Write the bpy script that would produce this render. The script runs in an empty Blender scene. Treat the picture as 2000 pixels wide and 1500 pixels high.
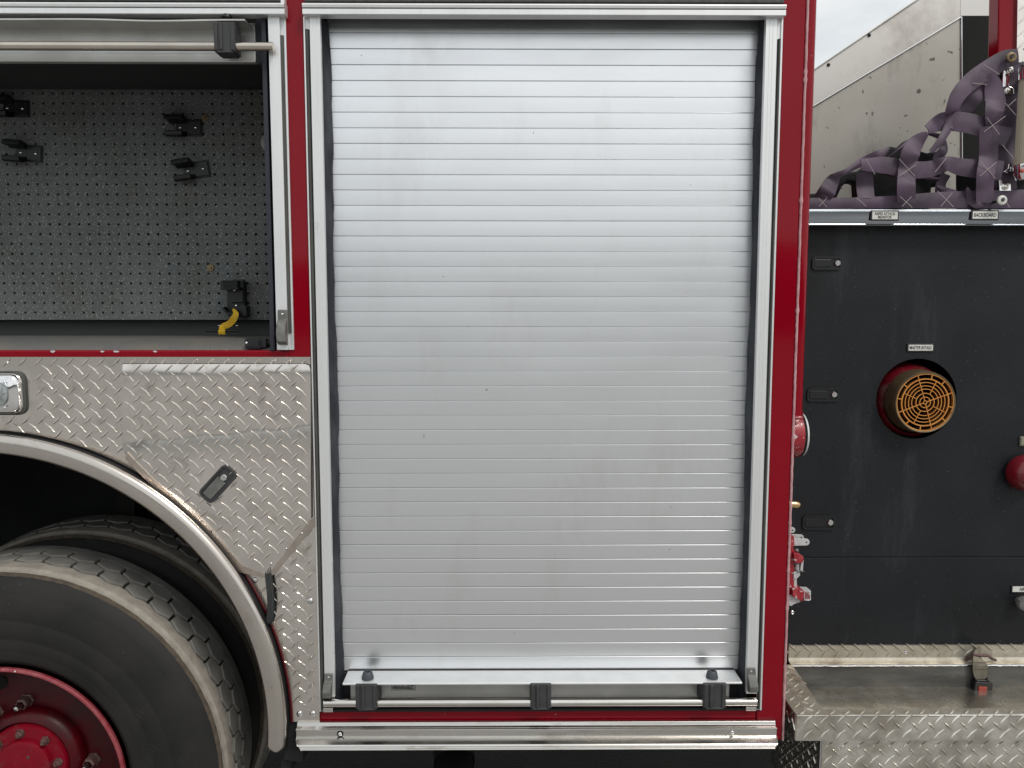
import bpy, bmesh, math, random
import numpy as np
from mathutils import Vector, Matrix
random.seed(7)
sc = bpy.context.scene
R = math.radians

# ------------------------------------------------------------------ camera
F, D, H = 1500.0, 1.92, 1.80            # focal length in photo pixels, distance to the truck side, lens height
PITCH, YAW, ROLL = 0.0917191, -0.0069382, 0.0003965
_cp, _sp = math.cos(PITCH), math.sin(PITCH)
_f = np.array([-math.sin(YAW)*_cp, math.cos(YAW)*_cp, -_sp])
_r = np.array([math.cos(YAW), math.sin(YAW), 0.0])
_u = np.cross(_r, _f)
_r2 = _r*math.cos(ROLL) + _u*math.sin(ROLL)
_u2 = np.cross(_r2, _f)
cam_d = bpy.data.cameras.new('camera')
cam = bpy.data.objects.new('camera', cam_d)
sc.collection.objects.link(cam)
m = Matrix(((_r2[0], _u2[0], -_f[0], 0), (_r2[1], _u2[1], -_f[1], -D), (_r2[2], _u2[2], -_f[2], H), (0, 0, 0, 1)))
cam.matrix_world = m
cam_d.sensor_width = 36.0
cam_d.lens = F/2000*36
cam_d.clip_start = 0.05
cam_d.clip_end = 1000
sc.camera = cam

# ------------------------------------------------------------------ world, sun, exposure
SUN_EL, SUN_AZ = 48.0, 38.0             # high, to the right behind the photographer, through cloud
w = bpy.data.worlds.new('World'); sc.world = w
w.use_nodes = True
nt = w.node_tree; nt.nodes.clear()
out = nt.nodes.new('ShaderNodeOutputWorld')
bg = nt.nodes.new('ShaderNodeBackground'); bg.inputs['Strength'].default_value = 0.10
sky = nt.nodes.new('ShaderNodeTexSky'); sky.sky_type = 'NISHITA'; sky.sun_disc = False
sky.sun_elevation = R(SUN_EL); sky.sun_rotation = R(180-SUN_AZ); sky.air_density = 1.0; sky.dust_density = 3.0
tc = nt.nodes.new('ShaderNodeTexCoord')
mp = nt.nodes.new('ShaderNodeMapping'); mp.inputs['Scale'].default_value = (1.6, 1.6, 4.0)
nz = nt.nodes.new('ShaderNodeTexNoise'); nz.inputs['Scale'].default_value = 2.2; nz.inputs['Detail'].default_value = 7; nz.inputs['Roughness'].default_value = .55
cr = nt.nodes.new('ShaderNodeValToRGB')
cr.color_ramp.elements[0].position = .32; cr.color_ramp.elements[0].color = (6.1, 6.5, 6.7, 1)
cr.color_ramp.elements[1].position = .66; cr.color_ramp.elements[1].color = (9.1, 9.1, 8.85, 1)
mx = nt.nodes.new('ShaderNodeMix'); mx.data_type = 'RGBA'; mx.inputs['Factor'].default_value = .90
nt.links.new(tc.outputs['Generated'], mp.inputs['Vector']); nt.links.new(mp.outputs[0], nz.inputs['Vector'])
nt.links.new(nz.outputs['Fac'], cr.inputs['Fac'])
nt.links.new(sky.outputs[0], mx.inputs['A']); nt.links.new(cr.outputs[0], mx.inputs['B'])
nt.links.new(mx.outputs['Result'], bg.inputs['Color']); nt.links.new(bg.outputs[0], out.inputs['Surface'])

sun_d = bpy.data.lights.new('sun', 'SUN'); sun_d.energy = 1.2; sun_d.angle = R(14); sun_d.color = (1.0, .95, .88)
sun = bpy.data.objects.new('sun', sun_d); sc.collection.objects.link(sun)
sd = Vector((math.sin(R(SUN_AZ))*math.cos(R(SUN_EL)), -math.cos(R(SUN_AZ))*math.cos(R(SUN_EL)), math.sin(R(SUN_EL))))
sun.rotation_euler = sd.to_track_quat('Z', 'Y').to_euler()
sun.location = (3, -6, 8)
sc.view_settings.view_transform = 'Standard'; sc.view_settings.look = 'None'
sc.view_settings.exposure = 0.26; sc.view_settings.gamma = 1.0
sc.cycles.max_bounces = 8; sc.cycles.caustics_reflective = False; sc.cycles.caustics_refractive = False

# ------------------------------------------------------------------ places
def P(px, py, y=0.0):
    """The point of the plane y = const that a photo position (2000 x 1500) shows."""
    d = _f + _r2*(px-1000)/F - _u2*(py-750)/F
    t = (y + D)/d[1]
    return np.array([0, -D, H]) + d*t
def X(px, py, y=0.0): return float(P(px, py, y)[0])
def Z(px, py, y=0.0): return float(P(px, py, y)[2])

# ------------------------------------------------------------------ materials
def mat(name, col, rough=.5, metal=0.0, col2=None, nscale=6, ndetail=5, nlo=.35, nhi=.65, stretch=(1, 1, 1), rvar=0.0,
        bump=0.0, bscale=200, bstretch=(1, 1, 1), bdist=.001, coat=0.0, speck=None, sscale=120, slo=.68, shi=.72, spec=.5, aniso=0.0, grime=None, gscale=3.0, glo=.5, ghi=.75, gstretch=(1,1,1), groff=.15):
    mt = bpy.data.materials.new(name); mt.use_nodes = True
    n = mt.node_tree; b = n.nodes['Principled BSDF']; L = n.links.new
    b.inputs['Roughness'].default_value = rough; b.inputs['Metallic'].default_value = metal
    b.inputs['Specular IOR Level'].default_value = spec
    b.inputs['Coat Weight'].default_value = coat; b.inputs['Coat Roughness'].default_value = .06
    b.inputs['Anisotropic'].default_value = aniso
    b.inputs['Base Color'].default_value = (*col, 1)
    g = n.nodes.new('ShaderNodeNewGeometry')
    def noise(scale, detail, st, rg=.55):
        a = n.nodes.new('ShaderNodeMapping'); a.inputs['Scale'].default_value = st
        q = n.nodes.new('ShaderNodeTexNoise'); q.inputs['Scale'].default_value = scale; q.inputs['Detail'].default_value = detail; q.inputs['Roughness'].default_value = rg
        L(g.outputs['Position'], a.inputs[0]); L(a.outputs[0], q.inputs['Vector'])
        return q.outputs['Fac']
    def rng(src, lo, hi, a=0.0, c=1.0):
        q = n.nodes.new('ShaderNodeMapRange'); q.inputs['From Min'].default_value = lo; q.inputs['From Max'].default_value = hi
        q.inputs['To Min'].default_value = a; q.inputs['To Max'].default_value = c
        L(src, q.inputs[0]); return q.outputs[0]
    def mixc(fac, A, B):
        q = n.nodes.new('ShaderNodeMix'); q.data_type = 'RGBA'; L(fac, q.inputs['Factor'])
        if isinstance(A, tuple): q.inputs['A'].default_value = (*A, 1)
        else: L(A, q.inputs['A'])
        q.inputs['B'].default_value = (*B, 1)
        return q.outputs['Result']
    cur = None; rsrc = None
    if col2 is not None or rvar:
        fa = rng(noise(nscale, ndetail, stretch), nlo, nhi)
        if col2 is not None: cur = mixc(fa, col, col2)
        if rvar: rsrc = rng(fa, 0, 1, rough-rvar/2, rough+rvar/2)
    if grime is not None:
        fg = rng(noise(gscale, 8, gstretch, .68), glo, ghi)
        cur = mixc(fg, cur if cur is not None else col, grime)
        ad = n.nodes.new('ShaderNodeMath'); ad.operation = 'MULTIPLY_ADD'; ad.inputs[1].default_value = groff
        L(fg, ad.inputs[0])
        if rsrc is not None: L(rsrc, ad.inputs[2])
        else: ad.inputs[2].default_value = rough
        rsrc = ad.outputs[0]
    if speck is not None:
        fs = rng(noise(sscale, 2, (1, 1, 1)), slo, shi)
        cur = mixc(fs, cur if cur is not None else col, speck)
    if cur is not None: L(cur, b.inputs['Base Color'])
    if rsrc is not None: L(rsrc, b.inputs['Roughness'])
    if bump:
        bp = n.nodes.new('ShaderNodeBump'); bp.inputs['Strength'].default_value = bump; bp.inputs['Distance'].default_value = bdist
        L(noise(bscale, 4, bstretch), bp.inputs['Height']); L(bp.outputs[0], b.inputs['Normal'])
    return mt

RED = mat('red_paint', (.245, .0, .009), .08, 0, col2=(.225, .0, .008), nscale=3, coat=.10, spec=.22, bump=.05, bscale=60, bdist=.0006, speck=(.45, .22, .22), sscale=90, slo=.765, shi=.78)
RED_IN = mat('red_paint_dull', (.13, .001, .008), .38, 0, col2=(.06, .001, .005), nscale=9, bump=.15, bscale=90, bdist=.001, grime=(.09, .06, .05), gscale=8, glo=.52, ghi=.72)
RED_WEAR = mat('worn_red_paint', (.33, .012, .025), .35, 0, col2=(.42, .05, .06), nscale=30, nlo=.5, nhi=.66, coat=.3, speck=(.62, .60, .60), sscale=75, slo=.60, shi=.63)
SEALANT = mat('pale_sealant', (.60, .36, .37), .5, 0, col2=(.46, .22, .24), nscale=30, bump=.6, bscale=90, bdist=.002)
SLAT = mat('anodised_slat', (.87, .89, .92), .335, .96, col2=(.84, .86, .89), nscale=3.0, nlo=.4, nhi=.7, stretch=(1.2, 1, 4), rvar=.06, bump=.10, bscale=420, bstretch=(.02, 1, 1), bdist=.0004, speck=(.30, .29, .28), sscale=70, slo=.78, shi=.80, grime=(.79, .80, .815), gscale=2.4, glo=.52, ghi=.72, gstretch=(2.2, 1, .8), groff=.04)
SLAT_DIRTY = mat('rail_aluminium', (.66, .66, .64), .45, .75, col2=(.52, .52, .50), nscale=6, rvar=.1, bump=.1, bscale=400, bstretch=(.05, 1, 1), bdist=.0004)
FRAME = mat('white_anodised_frame', (.83, .845, .85), .42, .55, col2=(.76, .775, .78), nscale=18, stretch=(1, 1, .12), rvar=.08, bump=.12, bscale=300, bstretch=(1, 1, .03), bdist=.0004, grime=(.42, .43, .43), gscale=14, glo=.66, ghi=.80, gstretch=(1, 1, .35))
PLATE = mat('diamond_plate_aluminium', (.84, .795, .75), .19, 1.0, col2=(.72, .675, .63), nscale=14, rvar=.10, bump=.10, bscale=70, bdist=.0008, grime=(.44, .40, .36), gscale=22, glo=.55, ghi=.78, groff=.18)
PLATE_B = mat('worn_diamond_plate', (.88, .85, .78), .24, .95, col2=(.50, .46, .40), nscale=18, rvar=.14, bump=.14, bscale=70, bdist=.0009, grime=(.44, .42, .38), gscale=16, glo=.5, ghi=.75, groff=.2)
PLATE_T = mat('dull_diamond_plate', (.66, .62, .53), .42, .62, col2=(.50, .46, .38), nscale=18, rvar=.14, bump=.14, bscale=70, bdist=.0009, grime=(.34, .29, .21), gscale=16, glo=.5, ghi=.75, groff=.1)
RING = mat('satin_aluminium_fender', (.66, .615, .57), .24, 1.0, col2=(.57, .53, .49), nscale=5, rvar=.12, bump=.02, bscale=260, bdist=.0003, grime=(.42, .37, .32), gscale=9, glo=.55, ghi=.8)
LIPM = mat('dulled_polished_lip', (.42, .45, .49), .20, 1.0, col2=(.30, .33, .37), nscale=6, stretch=(.3, 1, 3), rvar=.12, grime=(.55, .55, .55), gscale=9, glo=.6, ghi=.8, gstretch=(.4, 1, 2))
POLISH = mat('polished_aluminium', (.76, .76, .76), .17, 1.0, col2=(.60, .60, .61), nscale=6, stretch=(.3, 1, 3), rvar=.12, grime=(.38, .37, .36), gscale=10, glo=.58, ghi=.8, gstretch=(.4, 1, 2))
SILL = mat('sill_aluminium', (.74, .725, .70), .24, 1.0, col2=(.58, .56, .53), nscale=8, stretch=(.25, 1, 3), rvar=.14, bump=.1, bscale=260, bstretch=(.03, 1, 1), bdist=.0004, grime=(.36, .33, .30), gscale=16, glo=.55, ghi=.74, gstretch=(.35, 1, 1.5))
CHROME = mat('chrome', (.85, .85, .86), .08, 1.0)
STEEL = mat('stainless_bar', (.78, .76, .72), .16, 1.0, col2=(.66, .63, .59), nscale=10, rvar=.08)
BARWARM = mat('warm_stainless_bar', (.66, .60, .53), .22, 1.0, col2=(.55, .50, .44), nscale=10, rvar=.08)
PLASTIC = mat('dark_grey_plastic', (.040, .041, .042), .5, 0, spec=.35, col2=(.055, .057, .058), nscale=30, bump=.2, bscale=400, bdist=.0004)
PLASTIC_L = mat('weathered_grey_plastic', (.12, .12, .115), .5, 0, col2=(.20, .20, .19), nscale=40, nlo=.45, nhi=.7, bump=.2, bscale=300, bdist=.0004)
BLACKP = mat('black_plastic', (.008, .009, .011), .38, 0, bump=.1, bscale=300, bdist=.0003)
RUBBER = mat('black_rubber_strip', (.05, .052, .05), .7, 0, col2=(.085, .087, .08), nscale=50, stretch=(1, 1, .15), bump=.3, bscale=200, bdist=.0006)
SEALM = mat('side_seal_fabric', (.026, .030, .038), .65, 0, spec=.3, col2=(.085, .092, .105), nscale=14, nlo=.42, nhi=.72, stretch=(1, 1, .5), bump=.4, bscale=160, bdist=.001)
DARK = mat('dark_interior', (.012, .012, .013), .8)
BLACK = mat('sooty_black', (.006, .006, .006), .9)
LINER = mat('wheel_well_liner', (.010, .011, .012), .85, 0, col2=(.02, .022, .022), nscale=6, bump=.3, bscale=20, bdist=.003)
BOARD = mat('speckled_grey_board', (.140, .150, .152), .62, 0, spec=.3, col2=(.100, .114, .110), nscale=5, nlo=.35, nhi=.7, bump=.35, bscale=500, bdist=.0006, speck=(.44, .46, .46), sscale=260, slo=.60, shi=.69, grime=(.13, .12, .105), gscale=5, glo=.5, ghi=.8)
FLOORM = mat('grey_compartment_liner', (.105, .110, .112), .6, 0, col2=(.14, .13, .115), nscale=9, bump=.3, bscale=300, bdist=.0008, speck=(.34, .34, .34), sscale=260, slo=.66, shi=.74)
PANEL = mat('black_textured_panel', (.0075, .0088, .0110), .50, 0, spec=.3, col2=(.014, .016, .0195), nscale=4, bump=.5, bscale=420, bdist=.0008, grime=(.050, .057, .061), gscale=2.2, glo=.52, ghi=.86, gstretch=(3.0, 1, .55), groff=.1, speck=(.22, .23, .23), sscale=210, slo=.735, shi=.78)
TYRE = mat('tyre_rubber', (.0145, .0150, .0148), .62, 0, spec=.3, grime=(.032, .029, .026), gscale=6, glo=.5, ghi=.75, col2=(.023, .022, .021), nscale=5, bump=.2, bscale=120, bdist=.001, speck=(.16, .15, .14), sscale=180, slo=.76, shi=.79)
TREADM = mat('dusty_tread_rubber', (.28, .272, .25), .85, 0, spec=.2, col2=(.20, .195, .18), nscale=14, bump=.4, bscale=130, bdist=.001)
WORN = mat('scuffed_shoulder_rubber', (.40, .365, .32), .85, 0, spec=.2, col2=(.30, .275, .24), nscale=30, bump=.7, bscale=70, bdist=.003)
CRUST = mat('brown_shoulder_edge', (.11, .085, .06), .9, 0, col2=(.06, .05, .042), nscale=40, bump=.8, bscale=60, bdist=.004)
RIMLIP = mat('chalky_red_rim_lip', (.24, .022, .034), .4, 0, col2=(.30, .07, .08), nscale=40, coat=.2, speck=(.7, .66, .64), sscale=60, slo=.70, shi=.74)
RIMM = mat('deep_red_rim', (.075, .0, .004), .38, 0, spec=.3, col2=(.04, .001, .003), nscale=9, bump=.2, bscale=60, bdist=.001, grime=(.025, .012, .010), gscale=12, glo=.5, ghi=.7)
HUBM = mat('red_hub_paint', (.23, .001, .014), .45, 0, spec=.3, col2=(.17, .001, .010), nscale=12, bump=.3, bscale=120, bdist=.001, grime=(.16, .05, .05), gscale=18, glo=.55, ghi=.75)
GREASE = mat('greasy_hub_nut', (.07, .03, .028), .6, 0, col2=(.15, .09, .08), nscale=60)
BRASS = mat('orange_brass', (.90, .42, .12), .34, .6, col2=(.75, .30, .07), nscale=30, rvar=.1)
BRASS_OLD = mat('tarnished_brass', (.27, .20, .11), .42, .7, col2=(.16, .12, .075), nscale=30, rvar=.15, bump=.3, bscale=120, bdist=.001)
BRASS_L = mat('pale_brass', (.75, .52, .28), .3, 1.0)
WEB = mat('purple_webbing', (.098, .062, .105), .60, 0, spec=.6, col2=(.036, .023, .039), nscale=12, nlo=.36, nhi=.66, bump=.5, bscale=900, bdist=.0006)
STITCH = mat('pale_stitching', (.42, .38, .38), .8)
CLOTH = mat('black_vinyl_cover', (.004, .004, .005), .8, bump=.5, bscale=12, bdist=.01)
SHEET = mat('weathered_sheet_aluminium', (.44, .425, .395), .46, .60, bump=.25, bscale=9, bdist=.004, col2=(.37, .355, .315), nscale=4, nlo=.3, nhi=.7, rvar=.12, grime=(.23, .215, .19), gscale=6, glo=.54, ghi=.78, gstretch=(1.6, 1, .6), speck=(.13, .12, .11), sscale=38, slo=.70, shi=.74)
SHEET_B = mat('pale_sheet_aluminium', (.66, .645, .62), .42, .45, col2=(.62, .60, .57), nscale=4, nlo=.3, nhi=.7, rvar=.12, grime=(.38, .36, .33), gscale=4, glo=.52, ghi=.8)
GALV = mat('stained_tray_metal', (.15, .148, .138), .55, .35, col2=(.08, .08, .075), nscale=5, ndetail=8, stretch=(.8, 1, 4), rvar=.2, grime=(.22, .215, .19), gscale=7, glo=.52, ghi=.76, gstretch=(.7, 1, 3), speck=(.09, .08, .07), sscale=40, slo=.68, shi=.75)
TAN = mat('dusty_tan_webbing', (.24, .215, .165), .9, 0, col2=(.17, .15, .115), nscale=40, bump=.6, bscale=600, bdist=.0008)
YELLOW = mat('yellow_strap', (.80, .50, .012), .6, 0, col2=(.62, .36, .01), nscale=40, bump=.3, bscale=500, bdist=.0006)
BUTTON = mat('faded_red_button', (.50, .075, .05), .55, 0, col2=(.40, .10, .08), nscale=90)
WHITEP = mat('white_label', (.72, .72, .68), .4, 0, col2=(.62, .62, .58), nscale=60)
INK = mat('label_ink', (.02, .02, .022), .6)
REDINK = mat('red_ink', (.35, .06, .06), .6)
STICK = mat('clear_sticker', (.50, .49, .46), .3, .2, col2=(.40, .39, .37), nscale=60)
WCHIP = mat('chipped_white_metal', (.62, .63, .64), .5, .2, col2=(.45, .44, .45), nscale=60, nlo=.5, nhi=.7)
LENS = mat('ribbed_clear_lens', (.42, .46, .46), .18, .3, col2=(.30, .34, .34), nscale=60, bump=.5, bscale=160, bdist=.001, coat=.6)
GRIP = mat('ribbed_cream_grip', (.50, .46, .36), .6, 0, col2=(.42, .39, .30), nscale=20, stretch=(1, 1, .1))
ROAD = mat('worn_pale_concrete', (.315, .308, .296), .85, 0, col2=(.265, .258, .247), nscale=1.2, bump=.4, bscale=60, bdist=.004, speck=(.18, .17, .16), sscale=70, slo=.64, shi=.72)
ASPH = mat('damp_dark_asphalt', (.028, .025, .021), .75, 0, col2=(.018, .016, .014), nscale=4, bump=.9, bscale=90, bdist=.008, speck=(.12, .11, .09), sscale=160, slo=.70, shi=.76)
UNDER = mat('undercarriage_black', (.012, .011, .010), .8, 0, col2=(.02, .018, .016), nscale=9)

# ------------------------------------------------------------------ mesh helpers
class MB:
    def __init__(s): s.v = []; s.f = []; s.m = []
    def add(s, vs, fs, mi=0):
        o = len(s.v); s.v += [tuple(map(float, q)) for q in vs]
        s.f += [tuple(o+i for i in q) for q in fs]; s.m += [mi]*len(fs); return s
    def box(s, x0, x1, y0, y1, z0, z1, mi=0):
        if x0 > x1: x0, x1 = x1, x0
        if y0 > y1: y0, y1 = y1, y0
        if z0 > z1: z0, z1 = z1, z0
        return s.add([(x0, y0, z0), (x1, y0, z0), (x1, y1, z0), (x0, y1, z0), (x0, y0, z1), (x1, y0, z1), (x1, y1, z1), (x0, y1, z1)],
                     [(0, 3, 2, 1), (4, 5, 6, 7), (0, 1, 5, 4), (1, 2, 6, 5), (2, 3, 7, 6), (3, 0, 4, 7)], mi)
    def prism(s, poly, y0, y1, mi=0):
        """poly: (x, z) outline; y0 front, y1 back."""
        a = sum(poly[i][0]*poly[(i+1) % len(poly)][1]-poly[(i+1) % len(poly)][0]*poly[i][1] for i in range(len(poly)))
        if a < 0: poly = poly[::-1]
        n = len(poly)
        vs = [(x, y0, z) for x, z in poly]+[(x, y1, z) for x, z in poly]
        fs = [tuple(range(n)), tuple(range(2*n-1, n-1, -1))]+[(i, i+n, (i+1) % n+n, (i+1) % n) for i in range(n)]
        return s.add(vs, fs, mi)
    def extr_x(s, prof, x0, x1, mi=0, cap=True):
        """closed profile (y, z) run along x."""
        n = len(prof)
        vs = [(x0, y, z) for y, z in prof]+[(x1, y, z) for y, z in prof]
        fs = [(i, (i+1) % n, (i+1) % n+n, i+n) for i in range(n)]
        if cap: fs += [tuple(range(n-1, -1, -1)), tuple(range(n, 2*n))]
        return s.add(vs, fs, mi)
    def tube(s, pts, r, n=12, mi=0, cap=True):
        pts = [Vector(p) for p in pts]; rr = r if isinstance(r, (list, tuple)) else [r]*len(pts)
        rings = []; up = None
        for i, p in enumerate(pts):
            t = (pts[min(i+1, len(pts)-1)]-pts[max(i-1, 0)]).normalized()
            if up is None:
                up = Vector((0, 0, 1)) if abs(t.z) < .9 else Vector((1, 0, 0))
            a = t.cross(up).normalized(); b = a.cross(t).normalized(); up = b
            rings.append([p+(a*math.cos(2*math.pi*k/n)+b*math.sin(2*math.pi*k/n))*rr[i] for k in range(n)])
        vs = [q for g in rings for q in g]; fs = []
        for i in range(len(pts)-1):
            for k in range(n): fs.append((i*n+k, i*n+(k+1) % n, (i+1)*n+(k+1) % n, (i+1)*n+k))
        if cap: fs += [tuple(range(n-1, -1, -1)), tuple((len(pts)-1)*n+k for k in range(n))]
        return s.add(vs, fs, mi)
    def lathe(s, prof, c, axis='y', n=48, a0=0.0, a1=2*math.pi, mi=0, wob=0.0):
        """prof: (radius, along); c: centre with the along origin."""
        full = abs(a1-a0-2*math.pi) < 1e-6; k = n if full else n+1; vs = []
        for i in range(k):
            a = a0+(a1-a0)*i/n
            for r, t in prof:
                if wob: r = r*(1+random.uniform(-wob, wob))
                ca, sa = math.cos(a)*r, math.sin(a)*r
                if axis == 'y': vs.append((c[0]+ca, c[1]+t, c[2]+sa))
                elif axis == 'x': vs.append((c[0]+t, c[1]+ca, c[2]+sa))
                else: vs.append((c[0]+ca, c[1]+sa, c[2]+t))
        q = len(prof); fs = []
        for i in range(n):
            j = (i+1) % k
            for e in range(q-1): fs.append((i*q+e, i*q+e+1, j*q+e+1, j*q+e))
        return s.add(vs, fs, mi)
    def dome(s, c, r, h, n=12, mi=0, nrm='y'):
        """button head sitting on a plane, bulging to -y (or +z)."""
        pr = [(r, 0), (r, -h*.25), (r*.85, -h*.65), (r*.5, -h*.93), (0.0001, -h)]
        if nrm == 'z': pr = [(a, -b) for a, b in pr]; return s.lathe(pr, c, 'z', n, mi=mi)
        if nrm == 'x': pr = [(a, -b) for a, b in pr]; return s.lathe(pr, c, 'x', n, mi=mi)
        return s.lathe(pr, c, 'y', n, mi=mi)

WL = {}
def obj(name, mb, mats, parent=None, smooth=False, bevel=0.0, seg=2, label=None, kind=None, angle=40):
    if not isinstance(mats, (list, tuple)): mats = [mats]
    v = np.array(mb.v); c = (v.min(0)+v.max(0))/2
    me = bpy.data.meshes.new(name)
    me.from_pydata([tuple(q) for q in (v-c)], [], mb.f)
    for q in mats: me.materials.append(q)
    if len(mats) > 1:
        for p, i in zip(me.polygons, mb.m): p.material_index = i
    bm = bmesh.new(); bm.from_mesh(me)
    bmesh.ops.remove_doubles(bm, verts=bm.verts, dist=1e-6)
    bmesh.ops.recalc_face_normals(bm, faces=bm.faces)
    if smooth:
        for f_ in bm.faces: f_.smooth = True
        for e in bm.edges:
            if len(e.link_faces) == 2 and e.calc_face_angle(0) > R(angle): e.smooth = False
    bm.to_mesh(me); bm.free()
    o = bpy.data.objects.new(name, me); sc.collection.objects.link(o)
    WL[o.name] = Vector(c)
    if parent is not None:
        o.parent = parent; o.location = Vector(c)-WL[parent.name]
    else: o.location = Vector(c)
    if bevel:
        md = o.modifiers.new('bevel', 'BEVEL'); md.width = bevel; md.segments = seg; md.limit_method = 'ANGLE'; md.angle_limit = R(35)
        if not smooth: md.harden_normals = False
    if label: o['label'] = label
    if kind: o['kind'] = kind
    return o
def dup(o, delta, parent):
    """a copy of a part (mesh shared) moved by delta."""
    c = o.copy(); sc.collection.objects.link(c); c.parent = parent
    WL[c.name] = WL[o.name]+Vector(delta); c.location = WL[c.name]-(WL[parent.name] if parent else Vector())
    return c
def thing(name, label, cat, loc, group=None):
    o = bpy.data.objects.new(name, None); sc.collection.objects.link(o); o.location = loc; o.empty_display_size = .1
    o['label'] = label; o['category'] = cat
    if group: o['group'] = group
    WL[o.name] = Vector(loc); return o
def rrect(cx, cz, w, h, r, rot=0, n=5):
    pts = []
    for sx, sz, a in ((1, 1, 0), (-1, 1, 90), (-1, -1, 180), (1, -1, 270)):
        for k in range(n+1):
            t = R(a+90*k/n); pts.append((sx*(w/2-r)+r*math.cos(t), sz*(h/2-r)+r*math.sin(t)))
    c, s = math.cos(rot), math.sin(rot)
    return [(cx+x*c-z*s, cz+x*s+z*c) for x, z in pts]
def inside(poly, x, z, mg=0.0):
    c = False; n = len(poly); dm = 9
    for i in range(n):
        x1, z1 = poly[i]; x2, z2 = poly[(i+1) % n]
        if (z1 > z) != (z2 > z) and x < (x2-x1)*(z-z1)/(z2-z1)+x1: c = not c
        if mg:
            L2 = (x2-x1)**2+(z2-z1)**2+1e-12; t = max(0, min(1, ((x-x1)*(x2-x1)+(z-z1)*(z2-z1))/L2))
            dm = min(dm, math.hypot(x-x1-t*(x2-x1), z-z1-t*(z2-z1)))
    return c and dm > mg
LX, LZ = .0388, .0365
def lugs(mb, o, u, v, n, ok, u0, u1, v0, v1, ph=(0, 0), L=.0182, W=.0034, Hh=.0024, px=LX, pz=LZ, dy=None, mi=0):
    """raised treads of diamond plate: two crossing sets of pointed bars in rows."""
    o, u, v, n = map(Vector, (o, u, v, n))
    j0, j1 = int((v0-ph[1])/pz)-2, int((v1-ph[1])/pz)+2; i0, i1 = int((u0-ph[0])/px)-2, int((u1-ph[0])/px)+2
    for j in range(j0, j1+1):
        for i in range(i0, i1+1):
            for k in (0, 1):
                cu = ph[0]+(i+.5*k+.02*k)*px; cv = ph[1]+(j+.5*k)*pz
                if not ok(cu, cv): continue
                a = R(43 if k == 0 else -43); ca, sa = math.cos(a), math.sin(a)
                ol = [(-L, 0), (-L*.45, -W*.62), (0, -W), (L*.45, -W*.62), (L, 0), (L*.45, W*.62), (0, W), (-L*.45, W*.62)]
                pts = [(x_, y_, 0) for x_, y_ in ol]+[(x_*.80, y_*.42, Hh) for x_, y_ in ol]
                vs = []
                off = dy(cu, cv) if dy else 0
                for a_, b_, h_ in pts:
                    uu, vv = cu+a_*ca-b_*sa, cv+a_*sa+b_*ca
                    vs.append(o+u*uu+v*vv+n*(h_-.0002-off))
                fs = [(q_, (q_+1) % 8, (q_+1) % 8+8, q_+8) for q_ in range(8)]+[(8, 9, 15), (9, 10, 14, 15), (10, 11, 13, 14), (11, 12, 13)]
                mb.add(vs, fs, mi)
def text(name, body, size, c, mtl, parent, sx=.78, shear=0.0, rot=0.0, off=.0):
    cu = bpy.data.curves.new(name, 'FONT'); cu.body = body; cu.size = size; cu.align_x = 'CENTER'; cu.align_y = 'CENTER'
    cu.extrude = .0001; cu.shear = shear; cu.space_line = .82; cu.offset = off
    t = bpy.data.objects.new(name, cu); sc.collection.objects.link(t)
    dg = bpy.context.evaluated_depsgraph_get()
    me = bpy.data.meshes.new_from_object(t.evaluated_get(dg))
    bpy.data.objects.remove(t)
    me.name = name; me.materials.clear(); me.materials.append(mtl)
    o = bpy.data.objects.new(name, me); sc.collection.objects.link(o)
    o.parent = parent; o.location = Vector(c)-WL[parent.name]; o.rotation_euler = (R(90), rot, 0); o.scale = (sx, 1, 1)
    WL[o.name] = Vector(c); return o

# ------------------------------------------------------------------ ground
g = MB(); S = 400
g.add([(-S, -.5, 0), (S, -.5, 0), (S, S, 0), (-S, S, 0)], [(0, 1, 2, 3)])
obj('ground', g, ASPH, kind='structure')
g = MB(); g.add([(-S, -S, .0), (S, -S, .0), (S, -.5, .0), (-S, -.5, .0)], [(0, 1, 2, 3)])
obj('pavement', g, ROAD, kind='structure')

# low wooded rise behind the photographer: it shows only as the dark band mirrored in the paint and metal
g = MB(); n_ = 160; vs = []
for k in range(n_+1):
    x = -160+2*k; top = 6.6+.8*math.sin(x*.07)+.4*math.sin(x*.31+1)+random.uniform(-.5, .5)
    vs += [(x, -58, 0), (x, -62, top*.7), (x, -66, top), (x, -90, top*.9), (x, -110, 0)]
fs = []
for k in range(n_):
    for j in range(4): fs.append((k*5+j, k*5+j+1, k*5+j+6, k*5+j+5))
g.add(vs, fs)
obj('hills', g, mat('dark_woodland', (.035, .045, .042), .95, 0, col2=(.075, .085, .080), nscale=.35, bump=.8, bscale=2, bdist=.3), kind='structure')

# ================================================================== THE TRUCK
truck = thing('fire_truck', 'dark red fire engine side with closed silver roller door, open tool compartment and rear wheel', 'fire truck', (0, 0, 0))
WC = (-1.327, .560)         # wheel axis
BX = .7251                  # front end of the red body
ZT = 2.95                   # top of the body (above the picture)

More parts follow.
